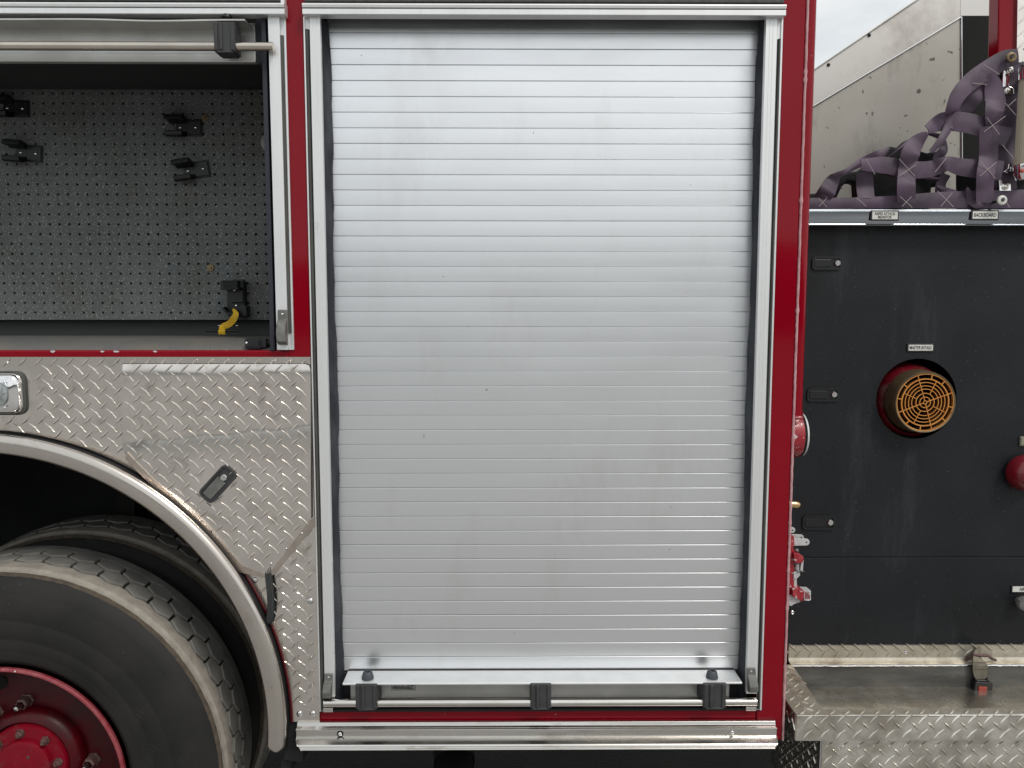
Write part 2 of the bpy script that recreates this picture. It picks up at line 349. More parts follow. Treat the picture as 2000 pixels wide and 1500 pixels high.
# --- red body
b = MB()
zp_top = Z(300, 697); zs_top = Z(300, 684)
b.box(X(546, 35), X(602, 35), 0, .05, 1.2, ZT); b.box(X(611, 1200), X(622, 1385), 0.0, .05, .70, 1.3)                      # pillar between the openings
b.box(X(1520, 35), BX-.002, 0, .05, Z(1530, 1446), ZT)           # front pillar
b.box(-3.4, X(546, 35), 0, .04, zp_top-.05, zs_top)            # rail under the open compartment
b.box(X(622, 1385)-.003, X(1520, 35), .004, .05, Z(1000, 1412), Z(1000, 1388)) # rail under the roller door
b.box(-3.4, X(546, 35), 0, .05, 2.585, ZT); b.box(X(602, 35), X(1520, 35), 0, .05, 2.585, ZT)
b.box(BX-.03, BX-.004, .05, 1.5, .72, ZT)                 # front end wall of the body
b.box(-3.4, BX-.004, .05, 2.4, ZT-.03, ZT-.001)           # roof
body = obj('body_panel', b, RED, truck, bevel=.004, seg=3)
# rounded flange standing past the corner seam
b = MB()
zf = Z(1566, 812)
prof = [(BX+.0005, .004), (.738, .003), (.747, .006), (.7515, .013), (.7522, .024), (.7522, .06), (BX+.0005, .06)]
n = len(prof)
b.add([(x, y, zf) for x, y in prof]+[(x, y, ZT) for x, y in prof], [(i, (i+1) % n, (i+1) % n+n, i+n) for i in range(n)]+[tuple(range(n)), tuple(range(n, 2*n))])
obj('corner_flange', b, RED, body, smooth=True)
b = MB(); pts = []; rs = []
zz = Z(1530, 1446)
while zz < ZT-.01:
    pts.append((BX+random.uniform(-.0004, .0004), -.0008, zz)); rs.append(.0030+(random.random() < .06)*random.uniform(.0008, .0022)+random.uniform(0, .0004)); zz += .009
b.tube(pts, rs, 8)
obj('seam_bead', b, SEALANT, body, smooth=True)
# chips of bare metal along the rail edge
for px in (103, 200, 227, 303):
    b = MB(); x = X(px, 686); z = Z(px, 686.5); r = random.uniform(.0035, .0055)
    b.prism([(x+r*1.3*math.cos(t)*random.uniform(.7, 1.2), z+r*.6*math.sin(t)*random.uniform(.7, 1.2)) for t in np.linspace(0, 6.28, 9)[:-1]], -.0006, .0005)
    obj('paint_chip', b, WCHIP, body)
# hull that closes the body: floors, back walls, far side
b = MB()
b.box(-.56, BX-.04, .06, 2.4, .665, .72); b.box(-3.4, BX-.04, 2.4, 2.44, .66, ZT-.04)
b.box(-.56, -.52, .06, 2.4, .72, 2.9); b.box(-3.4, 1.9, .95, 1.0, .25, .62); b.box(-3.4, 1.9, 1.25, 2.2, .40, .66)
b.box(-.44, .60, .30, .33, .72, 2.9)
obj('chassis', b, UNDER, truck)
# exhaust tail end hanging below the sill
b = MB(); c = P(888, 1490, .30)
b.tube([(c[0]-.03, .62, c[2]+.10), (c[0]-.012, .40, c[2]+.035), (c[0], .29, c[2]+.004)], .062, 28, cap=False)
b.tube([(c[0]-.03, .62, c[2]+.10), (c[0]-.012, .40, c[2]+.035), (c[0], .291, c[2]+.004)], .057, 28, mi=1, cap=False)
b.lathe([(.0001, 0), (.057, 0)], (c[0]-.02, .5, c[2]+.06), 'y', 24, mi=1)
obj('exhaust_pipe', b, [UNDER, BLACK], truck, smooth=True)

# --- roller door
YD = .045
def root(name, parent, c):
    o = bpy.data.objects.new(name, None); sc.collection.objects.link(o); o.parent = parent; o.location = Vector(c)-WL[parent.name]
    o.empty_display_size = .05; WL[o.name] = Vector(c); return o
sx0, sx1 = X(640, 66, YD), X(1483, 66, YD)
z_first, z_last = Z(1050, 65, YD), Z(1050, 1281.5, YD)
pitch = (z_first-z_last)/42
door = root('roller_door', truck, (0, YD, z_last))
pr = [(0.0, .0002), (-.0010, .0010), (-.0012, pitch*.35), (-.0012, pitch*.7), (-.0011, pitch-.0016), (-.0006, pitch-.0010), (.0008, pitch-.0007), (.0040, pitch-.0006), (.0040, pitch+.0008), (.009, pitch+.0008), (.009, .0002)]
s0 = MB(); s0.extr_x([(YD+y, z_last-pitch+z) for y, z in pr], sx0, sx1)
slat = obj('slat', s0, SLAT, door, smooth=True, angle=25)
for k in range(1, 45):
    s1 = dup(slat, (random.uniform(-.0012, .0012), random.uniform(-.0004, .0004), pitch*k), door)
    s1.rotation_euler = (random.uniform(-.007, .007), 0, 0)
slat.scale = (1, 1, 1)
# bottom rail: ledge, apron, end pieces
zl = Z(1000, 1309, .04)
b = MB(); lx0, lx1 = X(680, 1309, .04), X(1434, 1307, .04)
b.extr_x([(.052, zl), (-.027, zl), (-.030, zl-.0015), (-.030, zl-.005), (-.026, zl-.0045), (.052, zl-.0035)], lx0, lx1)
ledge = obj('bottom_ledge', b, FRAME, door, bevel=.0006)
b = MB(); b.box(lx0, lx1, .0395, .046, zl-.001, zl+.0016); obj('ledge_shadow_line', b, DARK, door)  # dark strip standing in for the shadow line where slat meets ledge
b = MB(); b.box(X(684, 1350, .03), X(1425, 1350, .03), .030, .050, Z(1050, 1363, .03), zl-.005)
apron = obj('bottom_rail', b, SLAT_DIRTY, door, bevel=.002)
for a_, c_ in ((662, 684), (1425, 1447)):
    b = MB(); b.box(X(a_, 1340, .036), X(c_, 1340, .036), .038, .060, Z(1050, 1366, .036), zl-.004)
    obj('end_cap', b, DARK, door, bevel=.003)
b = MB(); zb = Z(1050, 1371.5, -.022)
b.tube([(X(633, 1371, -.022), -.022, zb), (X(1477, 1371, -.022), -.022, zb)], .0104, 20)
obj('lift_bar', b, STEEL, door, smooth=True)
def bracket(pxl, pxr, pyt, pyb, parent, mtl=PLASTIC, fw=0.0, yb_=.03):
    x0, x1 = X(pxl, pyt, -.04), X(pxr, pyt, -.04); z0, z1 = Z(1000, pyb, -.04), Z(1000, pyt, -.04); b = MB(); w_ = x1-x0
    b.box(x0, x1, -.036, .03, z0, z1)
    b.box(x0+w_*.28, x0+w_*.42, -.040, -.034, z0+.003, z1-.003)
    b.box(x0+w_*.80, x0+w_*.97, -.0395, -.034, z0+.002, z1-.001)
    b.box(x0+w_*.03, x0+w_*.20, -.0390, -.034, z0+.002, z1-.001)
    b.box(x0+w_*.10, x0+w_*.90, -.0375, .0, z0-.003, z0+.002)
    b.v = [(x, y-fw if y < 0 else min(y, yb_), z) for x, y, z in b.v]
    return obj('bar_bracket', b, mtl, parent, bevel=.002, seg=3)
for a_, c_ in ((693, 736), (1036, 1077), (1375, 1420)): bracket(a_, c_, 1338, 1386, door)
for px in (718, 1391):
    b = MB(); c = P(px, 1322, -.006)
    b.lathe([(.0001, .010), (.006, .011), (.0065, .019), (.0095, .0195), (.0125, .016), (.0155, .004), (.0155, 0)], (c[0], -.004, zl), 'z', 20)
    obj('rubber_stop', b, mat('blue_grey_rubber', (.055, .065, .08), .55) if px == 718 else bpy.data.materials['blue_grey_rubber'], door, smooth=True)
b = MB(); c = P(788, 1341, .0292); sw, sh = X(812, 1341, .03)-X(764, 1341, .03), .020
b.prism(rrect(c[0], c[2]+.003, sw, sh+.006, .001), .0288, .0299)
stk = obj('sticker', b, STICK, door)
b = MB(); e = .0008
x0, x1, z0, z1 = c[0]-sw/2, c[0]+sw/2, c[2]+.003-sh/2-.003, c[2]+.003+sh/2+.003
b.box(x0, x1, .0284, .0288, z0, z0+e); b.box(x0, x0+e, .0284, .0288, z0+e, z1); b.box(x1-e, x1, .0284, .0288, z0+e, z1)
b.add([(x0+.004, .0284, z0+.004), (x1-.002, .0284, z0+.002), (x1-.016, .0284, z0+.010), (x0+.004, .0284, z0+.011)], [(0, 1, 2, 3)])
obj('sticker_border', b, PLASTIC_L, door)
text('sticker_writing', 'Pw', .016, (c[0]+.018, .0282, c[2]+.004), INK, door, sx=.9, shear=.5)
b = MB(); b.prism([(c[0]-.006, c[2]), (c[0]-.002, c[2]+.001), (c[0]+.004, c[2]+.007), (c[0]-.001, c[2]+.004)], .0282, .0286)
b.prism([(c[0]-.026, c[2]+.004), (c[0]-.017, c[2]+.0045), (c[0]-.017, c[2]+.0055), (c[0]-.026, c[2]+.0055)], .0282, .0286)
obj('sticker_mark', b, REDINK, door)
# small marks on the slats
for px, py, ln, an in ((1042, 259, .007, 80), (828, 852, .014, 88), (706, 108, .003, 0), (866, 540, .004, 0), (1308, 1073, .004, 20), (1310, 990, .003, 0), (1005, 1237, .003, 0)):
    b = MB(); q = P(px, py, YD-.0018); ca, sa = math.cos(R(an)), math.sin(R(an)); t = .0007 if ln > .005 else .0013
    b.prism([(q[0]-ca*ln/2, q[2]-sa*ln/2), (q[0]+sa*t, q[2]-ca*t), (q[0]+ca*ln/2, q[2]+sa*ln/2), (q[0]-sa*t, q[2]+ca*t)], YD-.0021, YD-.0012)
    obj('scratch', b, PLASTIC_L, door)

# --- door frame
fr = root('door_frame', truck, (0, 0, 1.7))
zb_f = Z(622, 1388); z_hd = Z(1000, 29, -.02)
def track(px0, px1, py, name='side_track', y0=-.014, y1=.0, zlo=None, zhi=None, mtl=FRAME, parent=fr, grooves=True, bev=.0012):
    x0, x1 = X(px0, py, y0), X(px1, py, y0); b = MB(); zlo = zb_f if zlo is None else zlo; zhi = z_hd if zhi is None else zhi
    b.box(x0, x1, y0, y1, zlo, zhi)
    if grooves:
        for t in (.32, .60): b.box(x0+(x1-x0)*t, x0+(x1-x0)*(t+.06), y0-.0006, y0+.001, zlo+.002, zhi-.002)
    return obj(name, b, mtl, parent, bevel=bev)
zt_l = Z(640, 1322, -.014)
track(604.5, 625, 35, zlo=Z(640, 1362, -.014)); track(1496.5, 1519, 35, zlo=Z(1470, 1355, -.014))
for a_, c_ in ((592, 595), (1526.5, 1530.2)): track(a_, c_, 35, 'frame_flange', -.006, .0, grooves=False, bev=.0006)
track(595, 604.5, 35, 'frame_channel', -.0025, .0, grooves=False, bev=0); track(1519, 1526.5, 35, 'frame_channel', -.0025, .0, grooves=False, bev=0)
def gasket(px0, px1, py, zlo, zhi, parent):
    x0, x1 = X(px0, py, -.006), X(px1, py, -.006); b = MB()
    b.extr_x([(0, 0)]*0 or [(-.003, 0), (-.0075, 0), (-.0075, 1), (-.003, 1)], 0, 1) if False else None
    n_ = 5; vs = []
    for z in (zlo, zhi):
        for k in range(n_+1):
            t = k/n_; vs.append((x0+(x1-x0)*t, -.0030-.0048*math.sin(math.pi*t)**.6-(.0012 if k in (2,) else 0), z))
    b.add(vs, [(k, k+1, k+n_+2, k+n_+1) for k in range(n_)]+[tuple(range(n_+1)), tuple(range(n_+1, 2*n_+2))])
    return obj('rubber_gasket', b, RUBBER, parent)
gasket(595, 604, 58, zb_f+.004, Z(600, 57, -.006), fr); gasket(1519, 1526, 77, zb_f+.004, Z(1520, 76, -.006), fr)
# side seals with a ragged edge against the slats
def seal(xa, xb, ya, yb, zlo, zhi, parent, sign):
    n_ = 110; vs = []; fs = []
    for k in range(n_+1):
        z = zlo+(zhi-zlo)*k/n_; wv = .0022*math.sin(z*9)+.0012*math.sin(z*37+1)+random.uniform(-.0006, .0006)
        for t, dy_ in ((0, 0), (.35, -.004), (.7, -.007), (1, 0)):
            vs.append((xa+(xb-xa)*t+(wv*sign if t == 1 else 0)+(wv*.5*sign if t == .7 else 0), ya+(yb-ya)*t+dy_, z))
    for k in range(n_):
        for j in range(3): fs.append((k*4+j, k*4+j+1, k*4+j+5, k*4+j+4))
    b = MB(); b.add(vs, fs); return obj('side_seal', b, SEALM, parent, smooth=True, angle=70)
tl1 = X(625, 35, -.014); tr0 = X(1496.5, 35, -.014)
seal(tl1-.001, sx0+.006, .004, .041, zb_f, z_hd, fr, 1); seal(tr0+.001, sx1-.006, .004, .041, zb_f, z_hd, fr, -1)
b = MB(); b.box(tl1-.002, sx0+.02, .058, .062, zb_f, z_hd+.05); b.box(tr0+.002, sx1-.02, .058, .062, zb_f, z_hd+.05)
b.box(tl1-.006, tl1-.002, .001, .058, zb_f, z_hd+.05); b.box(tr0+.002, tr0+.006, .001, .058, zb_f, z_hd+.05)
b.box(tl1, tr0, .062, .066, Z(1050, 1390, .06), z_hd+.05)
obj('jamb', b, DARK, fr)
def header(pxa, pxb, parent, px_in=None):
    x0, x1 = X(pxa, 20, -.03), X(pxb, 20, -.03); b = MB()
    za, zb_, zc, zd = Z(1000, 4.5, -.03), Z(1000, 15.2, -.03), Z(1000, 17, -.03), Z(1000, 28.6, -.03)
    b.extr_x([(0, za+.001), (-.022, za), (-.0300, za-.003), (-.0315, (za+zb_)/2), (-.0300, zb_), (-.022, zb_-.001), (-.022, zc), (-.0285, zc-.0005), (-.0285, zd+.001), (-.027, zd), (0, zd)], x0, x1)
    return obj('header_rail', b, FRAME, parent, bevel=.0008)
header(590, 1536, fr)
b = MB(); b.box(X(594, 3, -.02), X(1532, 3, -.02), -.020, 0, Z(1000, 4.0, -.02), Z(1000, -18, -.02))
obj('drip_strip', b, RUBBER, fr, bevel=.002)
b = MB(); b.box(tl1, tr0, .0, .040, Z(1000, 37, .04), Z(1000, 37, .04)+.02)
obj('header_brush', b, DARK, fr)
# striker blocks at the foot of the tracks
def striker(pxa, pxb, pyt, pyb, parent, flip=1):
    y0 = -.016; x0, x1 = X(pxa, pyt, y0-.012), X(pxb, pyt, y0-.012); z1, z0 = Z(640, pyt, y0-.012), Z(640, pyb, y0-.012); b = MB()
    h = z1-z0
    prof = [(y0+.002, z0), (y0-.008, z0+.001), (y0-.020, z0+h*.10), (y0-.024, z0+h*.35), (y0-.016, z0+h*.62), (y0-.005, z0+h*.72), (y0-.004, z1), (y0+.002, z1)]
    n_ = len(prof); lean = (x1-x0)*.16*flip
    vs = [(x0+lean*(1-(z-z0)/h), y, z) for y, z in prof]+[(x1+lean*(1-(z-z0)/h), y, z) for y, z in prof]
    b.add(vs, [(i, (i+1) % n_, (i+1) % n_+n_, i+n_) for i in range(n_)]+[tuple(range(n_)), tuple(range(n_, 2*n_))])
    o = obj('striker_block', b, PLASTIC_L, parent, smooth=True, bevel=.0015)
    b = MB(); b.dome(((x0+x1)/2, y0-.0042, z1-h*.13), .0032, .0015, 10)
    obj('striker_screw', b, STEEL, parent, smooth=True)
    return o
striker(632, 648, 1320, 1366, fr, -1); striker(1461, 1478, 1311, 1357, fr, 1)
for a_, c_ in ((631, 650), (1457, 1477)):
    b = MB(); b.box(X(a_, 1385, -.012), X(c_, 1385, -.012), -.012, .02, Z(1000, 1390, -.012), Z(1000, 1382, -.012))
    b.box(X(a_, 1385, -.012)+.012, X(a_, 1385, -.012)+.0135, -.0125, .02, Z(1000, 1390, -.012), Z(1000, 1382, -.012))
    obj('track_foot', b, STEEL, fr, bevel=.001)
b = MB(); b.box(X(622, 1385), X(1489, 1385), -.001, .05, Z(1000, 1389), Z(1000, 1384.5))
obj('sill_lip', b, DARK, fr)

# --- open compartment, left
lf = root('compartment_frame', truck, (-.55, 0, 2.1))
zc_b = Z(570, 683); 
track(523, 545.5, 35, y0=-.014, y1=.0, zlo=zc_b, zhi=Z(540, 29, -.02), parent=lf)
track(545.5, 554, 35, 'frame_channel', -.0035, 0, zlo=zc_b, zhi=Z(540, 29, -.02), parent=lf, grooves=False, bev=0)
track(554, 557.5, 35, 'frame_flange', -.006, 0, zlo=zc_b, zhi=Z(540, 29, -.02), parent=lf, grooves=False, bev=.0006)
gasket(546, 554, 69, Z(565, 651, -.006), Z(550, 69, -.006), lf)
b = MB(); b.box(X(513.5, 200, -.004), X(523, 200, -.004), -.004, .05, zc_b-.003, Z(540, 29, -.02))
obj('inner_seal', b, mat('blue_black_seal', (.022, .024, .036), .6), lf, bevel=.002)
header(-700, 555, lf)
b = MB(); b.box(X(548, 6, -.02), X(555.5, 6, -.02), -.020, 0, Z(1000, 26, -.03), Z(1000, -10, -.02)); obj('header_end', b, FRAME, lf, bevel=.001)
b = MB(); b.box(X(-700, 3, -.02), X(547.5, 3, -.02), -.020, 0, Z(1000, 4.0, -.02), Z(1000, -18, -.02)); obj('drip_strip', b, RUBBER, lf, bevel=.002)
striker(540, 558, 605, 674, lf, 0)
# bolt and lower screw of the big striker, with the sprung latch beside it
la = root('spring_latch', truck, tuple(P(500, 671, .03)))
b = MB(); x0, x1 = X(481, 671, .02), X(512, 671, .02); z0, z1 = Z(500, 681, .02), Z(500, 661, .02)
b.prism(rrect((x0+x1)/2, (z0+z1)/2, x1-x0, z1-z0, .005), .008, .04)
b.box(x0+.008, x1-.004, .004, .01, z0+.005, z1-.004); b.box(x1-.002, x1+.012, .012, .036, z0+.003, z1-.001)
obj('latch_body', b, BLACKP, la, bevel=.001)
b = MB(); b.dome((x0+.005, .0075, (z0+z1)/2+.002), .0035, .002, 10); obj('latch_screw', b, CHROME, la, smooth=True)
b = MB(); pts = []
for k in range(90): t = k/89; a = t*2*math.pi*8; pts.append((x1+.008+t*.026, .024+.006*math.cos(a), (z0+z1)/2+.002+.006*math.sin(a)))
b.tube(pts, .0011, 6); obj('coil_spring', b, PLASTIC, la, smooth=True)
b = MB(); b.tube([(x1+.008, .024, (z0+z1)/2+.002), (x1+.036, .024, (z0+z1)/2+.002)], .0035, 8); obj('latch_rod', b, BLACKP, la, smooth=True)

# compartment box
YB = .42
bx0 = -2.6; bx1 = X(523, 300, 0)+.035
zfl = Z(300, 655, YB+.05)
b = MB()
b.box(bx0, bx1+.03, YB+.05, YB+.08, zfl-.05, 2.60); b.box(bx1, bx1+.03, .03, YB+.05, zfl-.05, 2.60)
b.box(bx0, bx1, .05, YB+.05, 2.55, 2.60); b.box(bx0-.03, bx0, .03, YB+.05, zfl-.05, 2.60)
obj('compartment_wall', b, mat('compartment_dark_liner', (.075, .078, .080), .7, bump=.3, bscale=300, bdist=.0006), truck)
b = MB(); z_lip = Z(300, 682, .02); z_l2 = Z(300, 661, .10)
b.add([(bx0, .012, z_lip-.02), (bx1, .012, z_lip-.02), (bx1, .018, z_lip), (bx0, .018, z_lip), (bx1, .055, z_lip+(z_l2-z_lip)*.65), (bx0, .055, z_lip+(z_l2-z_lip)*.65), (bx1, .10, z_l2), (bx0, .10, z_l2), (bx1, .13, zfl+.002), (bx0, .13, zfl+.002), (bx1, YB+.05, zfl), (bx0, YB+.05, zfl)],
      [(0, 1, 2, 3), (3, 2, 4, 5), (5, 4, 6, 7), (7, 6, 8, 9), (9, 8, 10, 11)])
obj('compartment_floor', b, FLOORM, truck, smooth=True, angle=60)
# tool board with real holes
b = MB()
zb0, zb1 = Z(300, 624.5, YB), Z(300, 172, YB); xb1 = bx1-.002
hp = 18.75*(D+YB)/F; hr = .0037
hx0 = X(511, 183, YB); hz0 = Z(511, 183, YB)
cols = 41; rows = int((hz0-zb0)/hp)+1
hz0_ = hz0
def cell(cx, cz, hw, hh, hole):
    if not hole:
        b.add([(cx-hw, YB, cz-hh), (cx+hw, YB, cz-hh), (cx+hw, YB, cz+hh), (cx-hw, YB, cz+hh)], [(0, 1, 2, 3)]); return
    r = hr*random.uniform(.93, 1.1); n_ = 12; vi = []; vo = []
    for k in range(n_):
        a = 2*math.pi*(k+.5)/n_; ca, sa = math.cos(a), math.sin(a); q = max(abs(ca), abs(sa))
        vi.append((cx+ca*r, YB, cz+sa*r)); vo.append((cx+ca/q*hw, YB, cz+sa/q*hh))
    cs = [(cx+hw, YB, cz+hh), (cx-hw, YB, cz+hh), (cx-hw, YB, cz-hh), (cx+hw, YB, cz-hh)]
    vb = [(x, YB+.006, z) for x, _, z in vi]
    fs = []
    for k in range(n_):
        j = (k+1) % n_; fs += [(k, j, n_+j, n_+k), (k, 2*n_+k, 2*n_+j, j)]
    for ci, k in ((0, 1), (1, 4), (2, 7), (3, 10)): fs.append((n_+k, n_+(k+1) % n_, 3*n_+ci))
    b.add(vi+vo+vb+cs, fs)
for i in range(cols):
    for j in range(rows):
        cx, cz = hx0-i*hp, hz0_-j*hp
        cell(cx, cz, hp/2, hp/2, random.random() > .012)
gx0, gx1, gz0, gz1 = hx0-(cols-.5)*hp, hx0+hp/2, hz0_-(rows-.5)*hp, hz0_+hp/2
b.add([(gx1, YB, zb0), (xb1, YB, zb0), (xb1, YB, zb1), (gx1, YB, zb1)], [(0, 1, 2, 3)])
b.add([(gx0, YB, gz1), (gx1, YB, gz1), (gx1, YB, zb1), (gx0, YB, zb1)], [(0, 1, 2, 3)])
if gz0 > zb0: b.add([(gx0, YB, zb0), (gx1, YB, zb0), (gx1, YB, gz0), (gx0, YB, gz0)], [(0, 1, 2, 3)])
b.add([(gx0, YB, zb0), (xb1, YB, zb0), (xb1, YB+.012, zb0), (gx0, YB+.012, zb0)], [(0, 1, 2, 3)])
board = obj('tool_board', b, BOARD, truck)
b = MB(); b.box(gx0, xb1, YB+.016, YB+.02, zb0+.002, zb1); obj('board_backing', b, BLACK, board)
b = MB()
for px, py in ((411, 523), (400, 230)):
    c = P(px, py, YB-.002); b.lathe([(.0045, 0), (.0045, -.004), (.010, -.004), (.0105, 0)], (c[0], YB-.0002, c[2]), 'y', 20); b.lathe([(.0001, -.008), (.0042, -.008), (.0045, 0)], (c[0], YB, c[2]), 'y', 8)
obj('board_bolt', b, BRASS_OLD, board, smooth=True)
b = MB(); c = P(527, 277, YB-.02); b.lathe([(.0001, -.012), (.020, -.010), (.029, -.004), (.030, 0)], (c[0], YB-.01, c[2]), 'y', 32)
obj('dome_light', b, mat('dull_white_plastic', (.34, .34, .31), .5), truck, smooth=True)

# spring clips for tools
def clip(px, py, ang, s=1.0):
    c = P(px, py, YB-.02); cr_ = root('tool_clip', truck, (c[0], YB-.02, c[2])); ca, sa = math.cos(R(ang)), math.sin(R(ang))
    def rot(mb_):
        mb_.v = [(c[0]+(x*ca-z*sa)*s, YB+y*s, c[2]+(x*sa+z*ca)*s) for x, y, z in mb_.v]; return mb_
    b = MB(); b.box(-.030, .052, -.006, -.0005, -.026, .026); b.box(.006, .050, -.010, -.006, -.022, .022)
    obj('clip_base', rot(b), BLACKP, cr_, bevel=.0015)
    for sg in (1, -1):
        b = MB()
        pf = [(-.006, .012), (-.018, .017), (-.034, .022), (-.044, .016), (-.049, .019), (-.047, .030), (-.036, .035), (-.018, .031), (-.006, .027)]
        pf = [(y, z*sg) for y, z in pf]; x0, x1 = -.050, .004
        b.extr_x(pf, x0, x1)
        obj('clip_jaw', rot(b), BLACKP, cr_, bevel=.001)
    for x_ in (-.016, .034):
        b = MB(); b.dome((x_, -.0055 if x_ < 0 else -.0100, 0), .0048, .0035, 10); obj('clip_screw', rot(b), CHROME, cr_, smooth=True)
    return cr_
clip(358, 247, 0, .93); clip(373, 331, 8, .93); clip(44, 297, -4, .93); clip(18, 209, -2, .93)
# big cradle with toothed jaw
c = P(461, 580, YB-.02); cr_ = root('tool_cradle', truck, (c[0], YB-.02, c[2]))
def bx(pxa, pxb, pya, pyb, ya, yb, y=None):
    yy = ya if y is None else y
    return X(pxa, (pya+pyb)/2, yy), X(pxb, (pya+pyb)/2, yy), ya, yb, Z((pxa+pxb)/2, pyb, yy), Z((pxa+pxb)/2, pya, yy)
b = MB(); b.box(*bx(443, 478, 548, 617, YB-.022, YB-.0005)); b.box(*bx(452, 475, 565, 592, YB-.028, YB-.02)); b.box(*bx(458, 482, 597, 619, YB-.034, YB-.001)); obj('cradle_base', b, BLACKP, cr_, bevel=.003)
b = MB(); b.box(*bx(430, 464, 548, 566, YB-.060, YB-.02))
for k in range(6): b.box(*bx(433+k*.4, 463, 547.6+k*2.8, 549.0+k*2.8, YB-.063, YB-.058))
b.box(*bx(452, 475, 546, 562, YB-.040, YB-.02)); obj('cradle_jaw', b, BLACKP, cr_, bevel=.001)
b = MB()
cc = P(452, 603, YB-.04); b.lathe([(.020, -.02), (.026, -.02), (.026, .02), (.020, .02)], (cc[0], YB-.028, cc[2]+.008), 'y', 16, a0=R(185), a1=R(300)); obj('cradle_hook', b, BLACKP, cr_)
for px, py in ((458, 566.5), (461, 597)):
    q = P(px, py, YB-.036); b = MB(); b.dome((q[0], YB-.034, q[2]), .0042, .003, 10); obj('cradle_screw', b, CHROME, cr_, smooth=True)

# yellow pull strap with its rod
ys = thing('pull_strap', 'short yellow strap with a black rod dangling from the black cradle', 'strap', tuple(P(437, 650, .33)))
def ribbon(pts, width, thick=.0018, nrm=None, curl=0.0, sub=8):
    """pts: 3-D centre line; the band is set across the line, facing -y."""
    pts = [Vector(p) for p in pts]; out_ = []
    q = [pts[0]]+pts+[pts[-1]]
    for i in range(1, len(q)-2):
        for k in range(sub):
            t = k/sub; a, b_, c_, d_ = q[i-1], q[i], q[i+1], q[i+2]
            out_.append(.5*((2*b_)+(c_-a)*t+(2*a-5*b_+4*c_-d_)*t*t+(3*b_-a-3*c_+d_)*t**3))
    out_.append(pts[-1]); n_ = len(out_); mb_ = MB(); vs = []
    wd = width if isinstance(width, (list, tuple)) else [width]*len(pts)
    for i, p in enumerate(out_):
        t = (out_[min(i+1, n_-1)]-out_[max(i-1, 0)]).normalized()
        s_ = t.cross(Vector((0, 1, 0)))
        s_ = s_.normalized() if s_.length > .05 else Vector((1, 0, 0))
        f_ = i/sub; j = min(int(f_), len(wd)-2); wv = wd[j]+(wd[j+1]-wd[j])*(f_-j)
        nn = s_.cross(t).normalized()
        if nn.y > 0: nn = -nn
        for k in range(5):
            u_ = (k-2)/2; vs.append(p+s_*u_*wv/2+nn*(curl*(1-u_*u_)))
        for k in range(5):
            u_ = (2-k)/2; vs.append(p+s_*u_*wv/2+nn*(curl*(1-u_*u_)-thick))
    fs = []
    for i in range(n_-1):
        for k in range(10): fs.append((i*10+k, i*10+(k+1) % 10, (i+1)*10+(k+1) % 10, (i+1)*10+k))
    fs += [tuple(range(10)), tuple((n_-1)*10+k for k in range(10))]
    mb_.add(vs, fs); return mb_
def pp(px, py, y): return tuple(P(px, py, y))
b = ribbon([pp(455, 603, YB-.045), pp(460, 613, YB-.055), pp(456, 623, YB-.058), pp(447, 633, YB-.055), pp(436, 638, YB-.06), pp(433, 645, YB-.075), pp(433, 653, YB-.075)], [.004, .018, .020, .019, .019, .020, .020], .0022)
obj('webbing', b, YELLOW, ys, smooth=True, angle=50)
b = MB(); b.tube([pp(403.5, 646.5, YB-.068), pp(465.5, 646.5, YB-.068)], .0038, 10); obj('rod', b, BLACKP, ys, smooth=True)
b = MB(); b.tube([pp(426, 636, YB-.05), pp(465, 636, YB-.05)], .0011, 8); obj('pin', b, CHROME, ys, smooth=True)

# rolled up door at the top of the open compartment
ru = root('raised_door', truck, tuple(P(250, 80, .03)))
xr = X(499, 80, .03)
b = MB(); b.box(bx0+.05, xr, .030, .048, Z(300, 121, .03), Z(300, 44, .03)); b.box(bx0+.05, xr, .026, .03, Z(300, 121, .026), Z(300, 103, .026))
obj('bottom_rail', b, SLAT_DIRTY, ru, bevel=.002)
b = MB(); vs = []; n_ = 60
for k in range(n_+1):
    x = bx0+.05+(xr-.004-bx0-.05)*k/n_; t = (x-X(300, 38, -.03))/.12
    z = Z(300, 36.5, -.03)-.0045*math.exp(-t*t)-.001*math.sin(x*9)
    vs += [(x, -.032, z), (x, -.032, z-.0035), (x, .048, z-.003), (x, .048, z)]
fs = []
for k in range(n_):
    for j in range(4): fs.append((k*4+j, k*4+(j+1) % 4, k*4+4+(j+1) % 4, k*4+4+j))
fs += [(0, 1, 2, 3), (n_*4+3, n_*4+2, n_*4+1, n_*4)]
b.add(vs, fs); obj('bent_ledge', b, SLAT_DIRTY, ru, label='bent aluminium ledge of the raised roller door')
b = MB(); zb = Z(300, 90.5, -.03); b.tube([(bx0+.05, -.03, zb), (X(534, 90, -.03), -.03, zb)], .0103, 20); obj('lift_bar', b, BARWARM, ru, smooth=True)
bracket(417, 459, 45, 103, ru, fw=.007, yb_=.0)
b = MB(); b.dome((X(443, 33, -.02), -.02, Z(443, 35, -.02)), .012, .010, 14, nrm='z'); obj('rubber_stop', b, BLACKP, ru, smooth=True)
b = MB(); b.box(xr, X(521, 80, .03), .034, .05, Z(300, 122, .03), Z(300, 30, .03)); obj('end_seal', b, SEALM, ru, bevel=.002)
b = MB(); b.box(bx0+.05, bx1-.01, .05, .30, Z(300, 118, .05), 2.56); obj('rolled_shutter', b, DARK, ru)

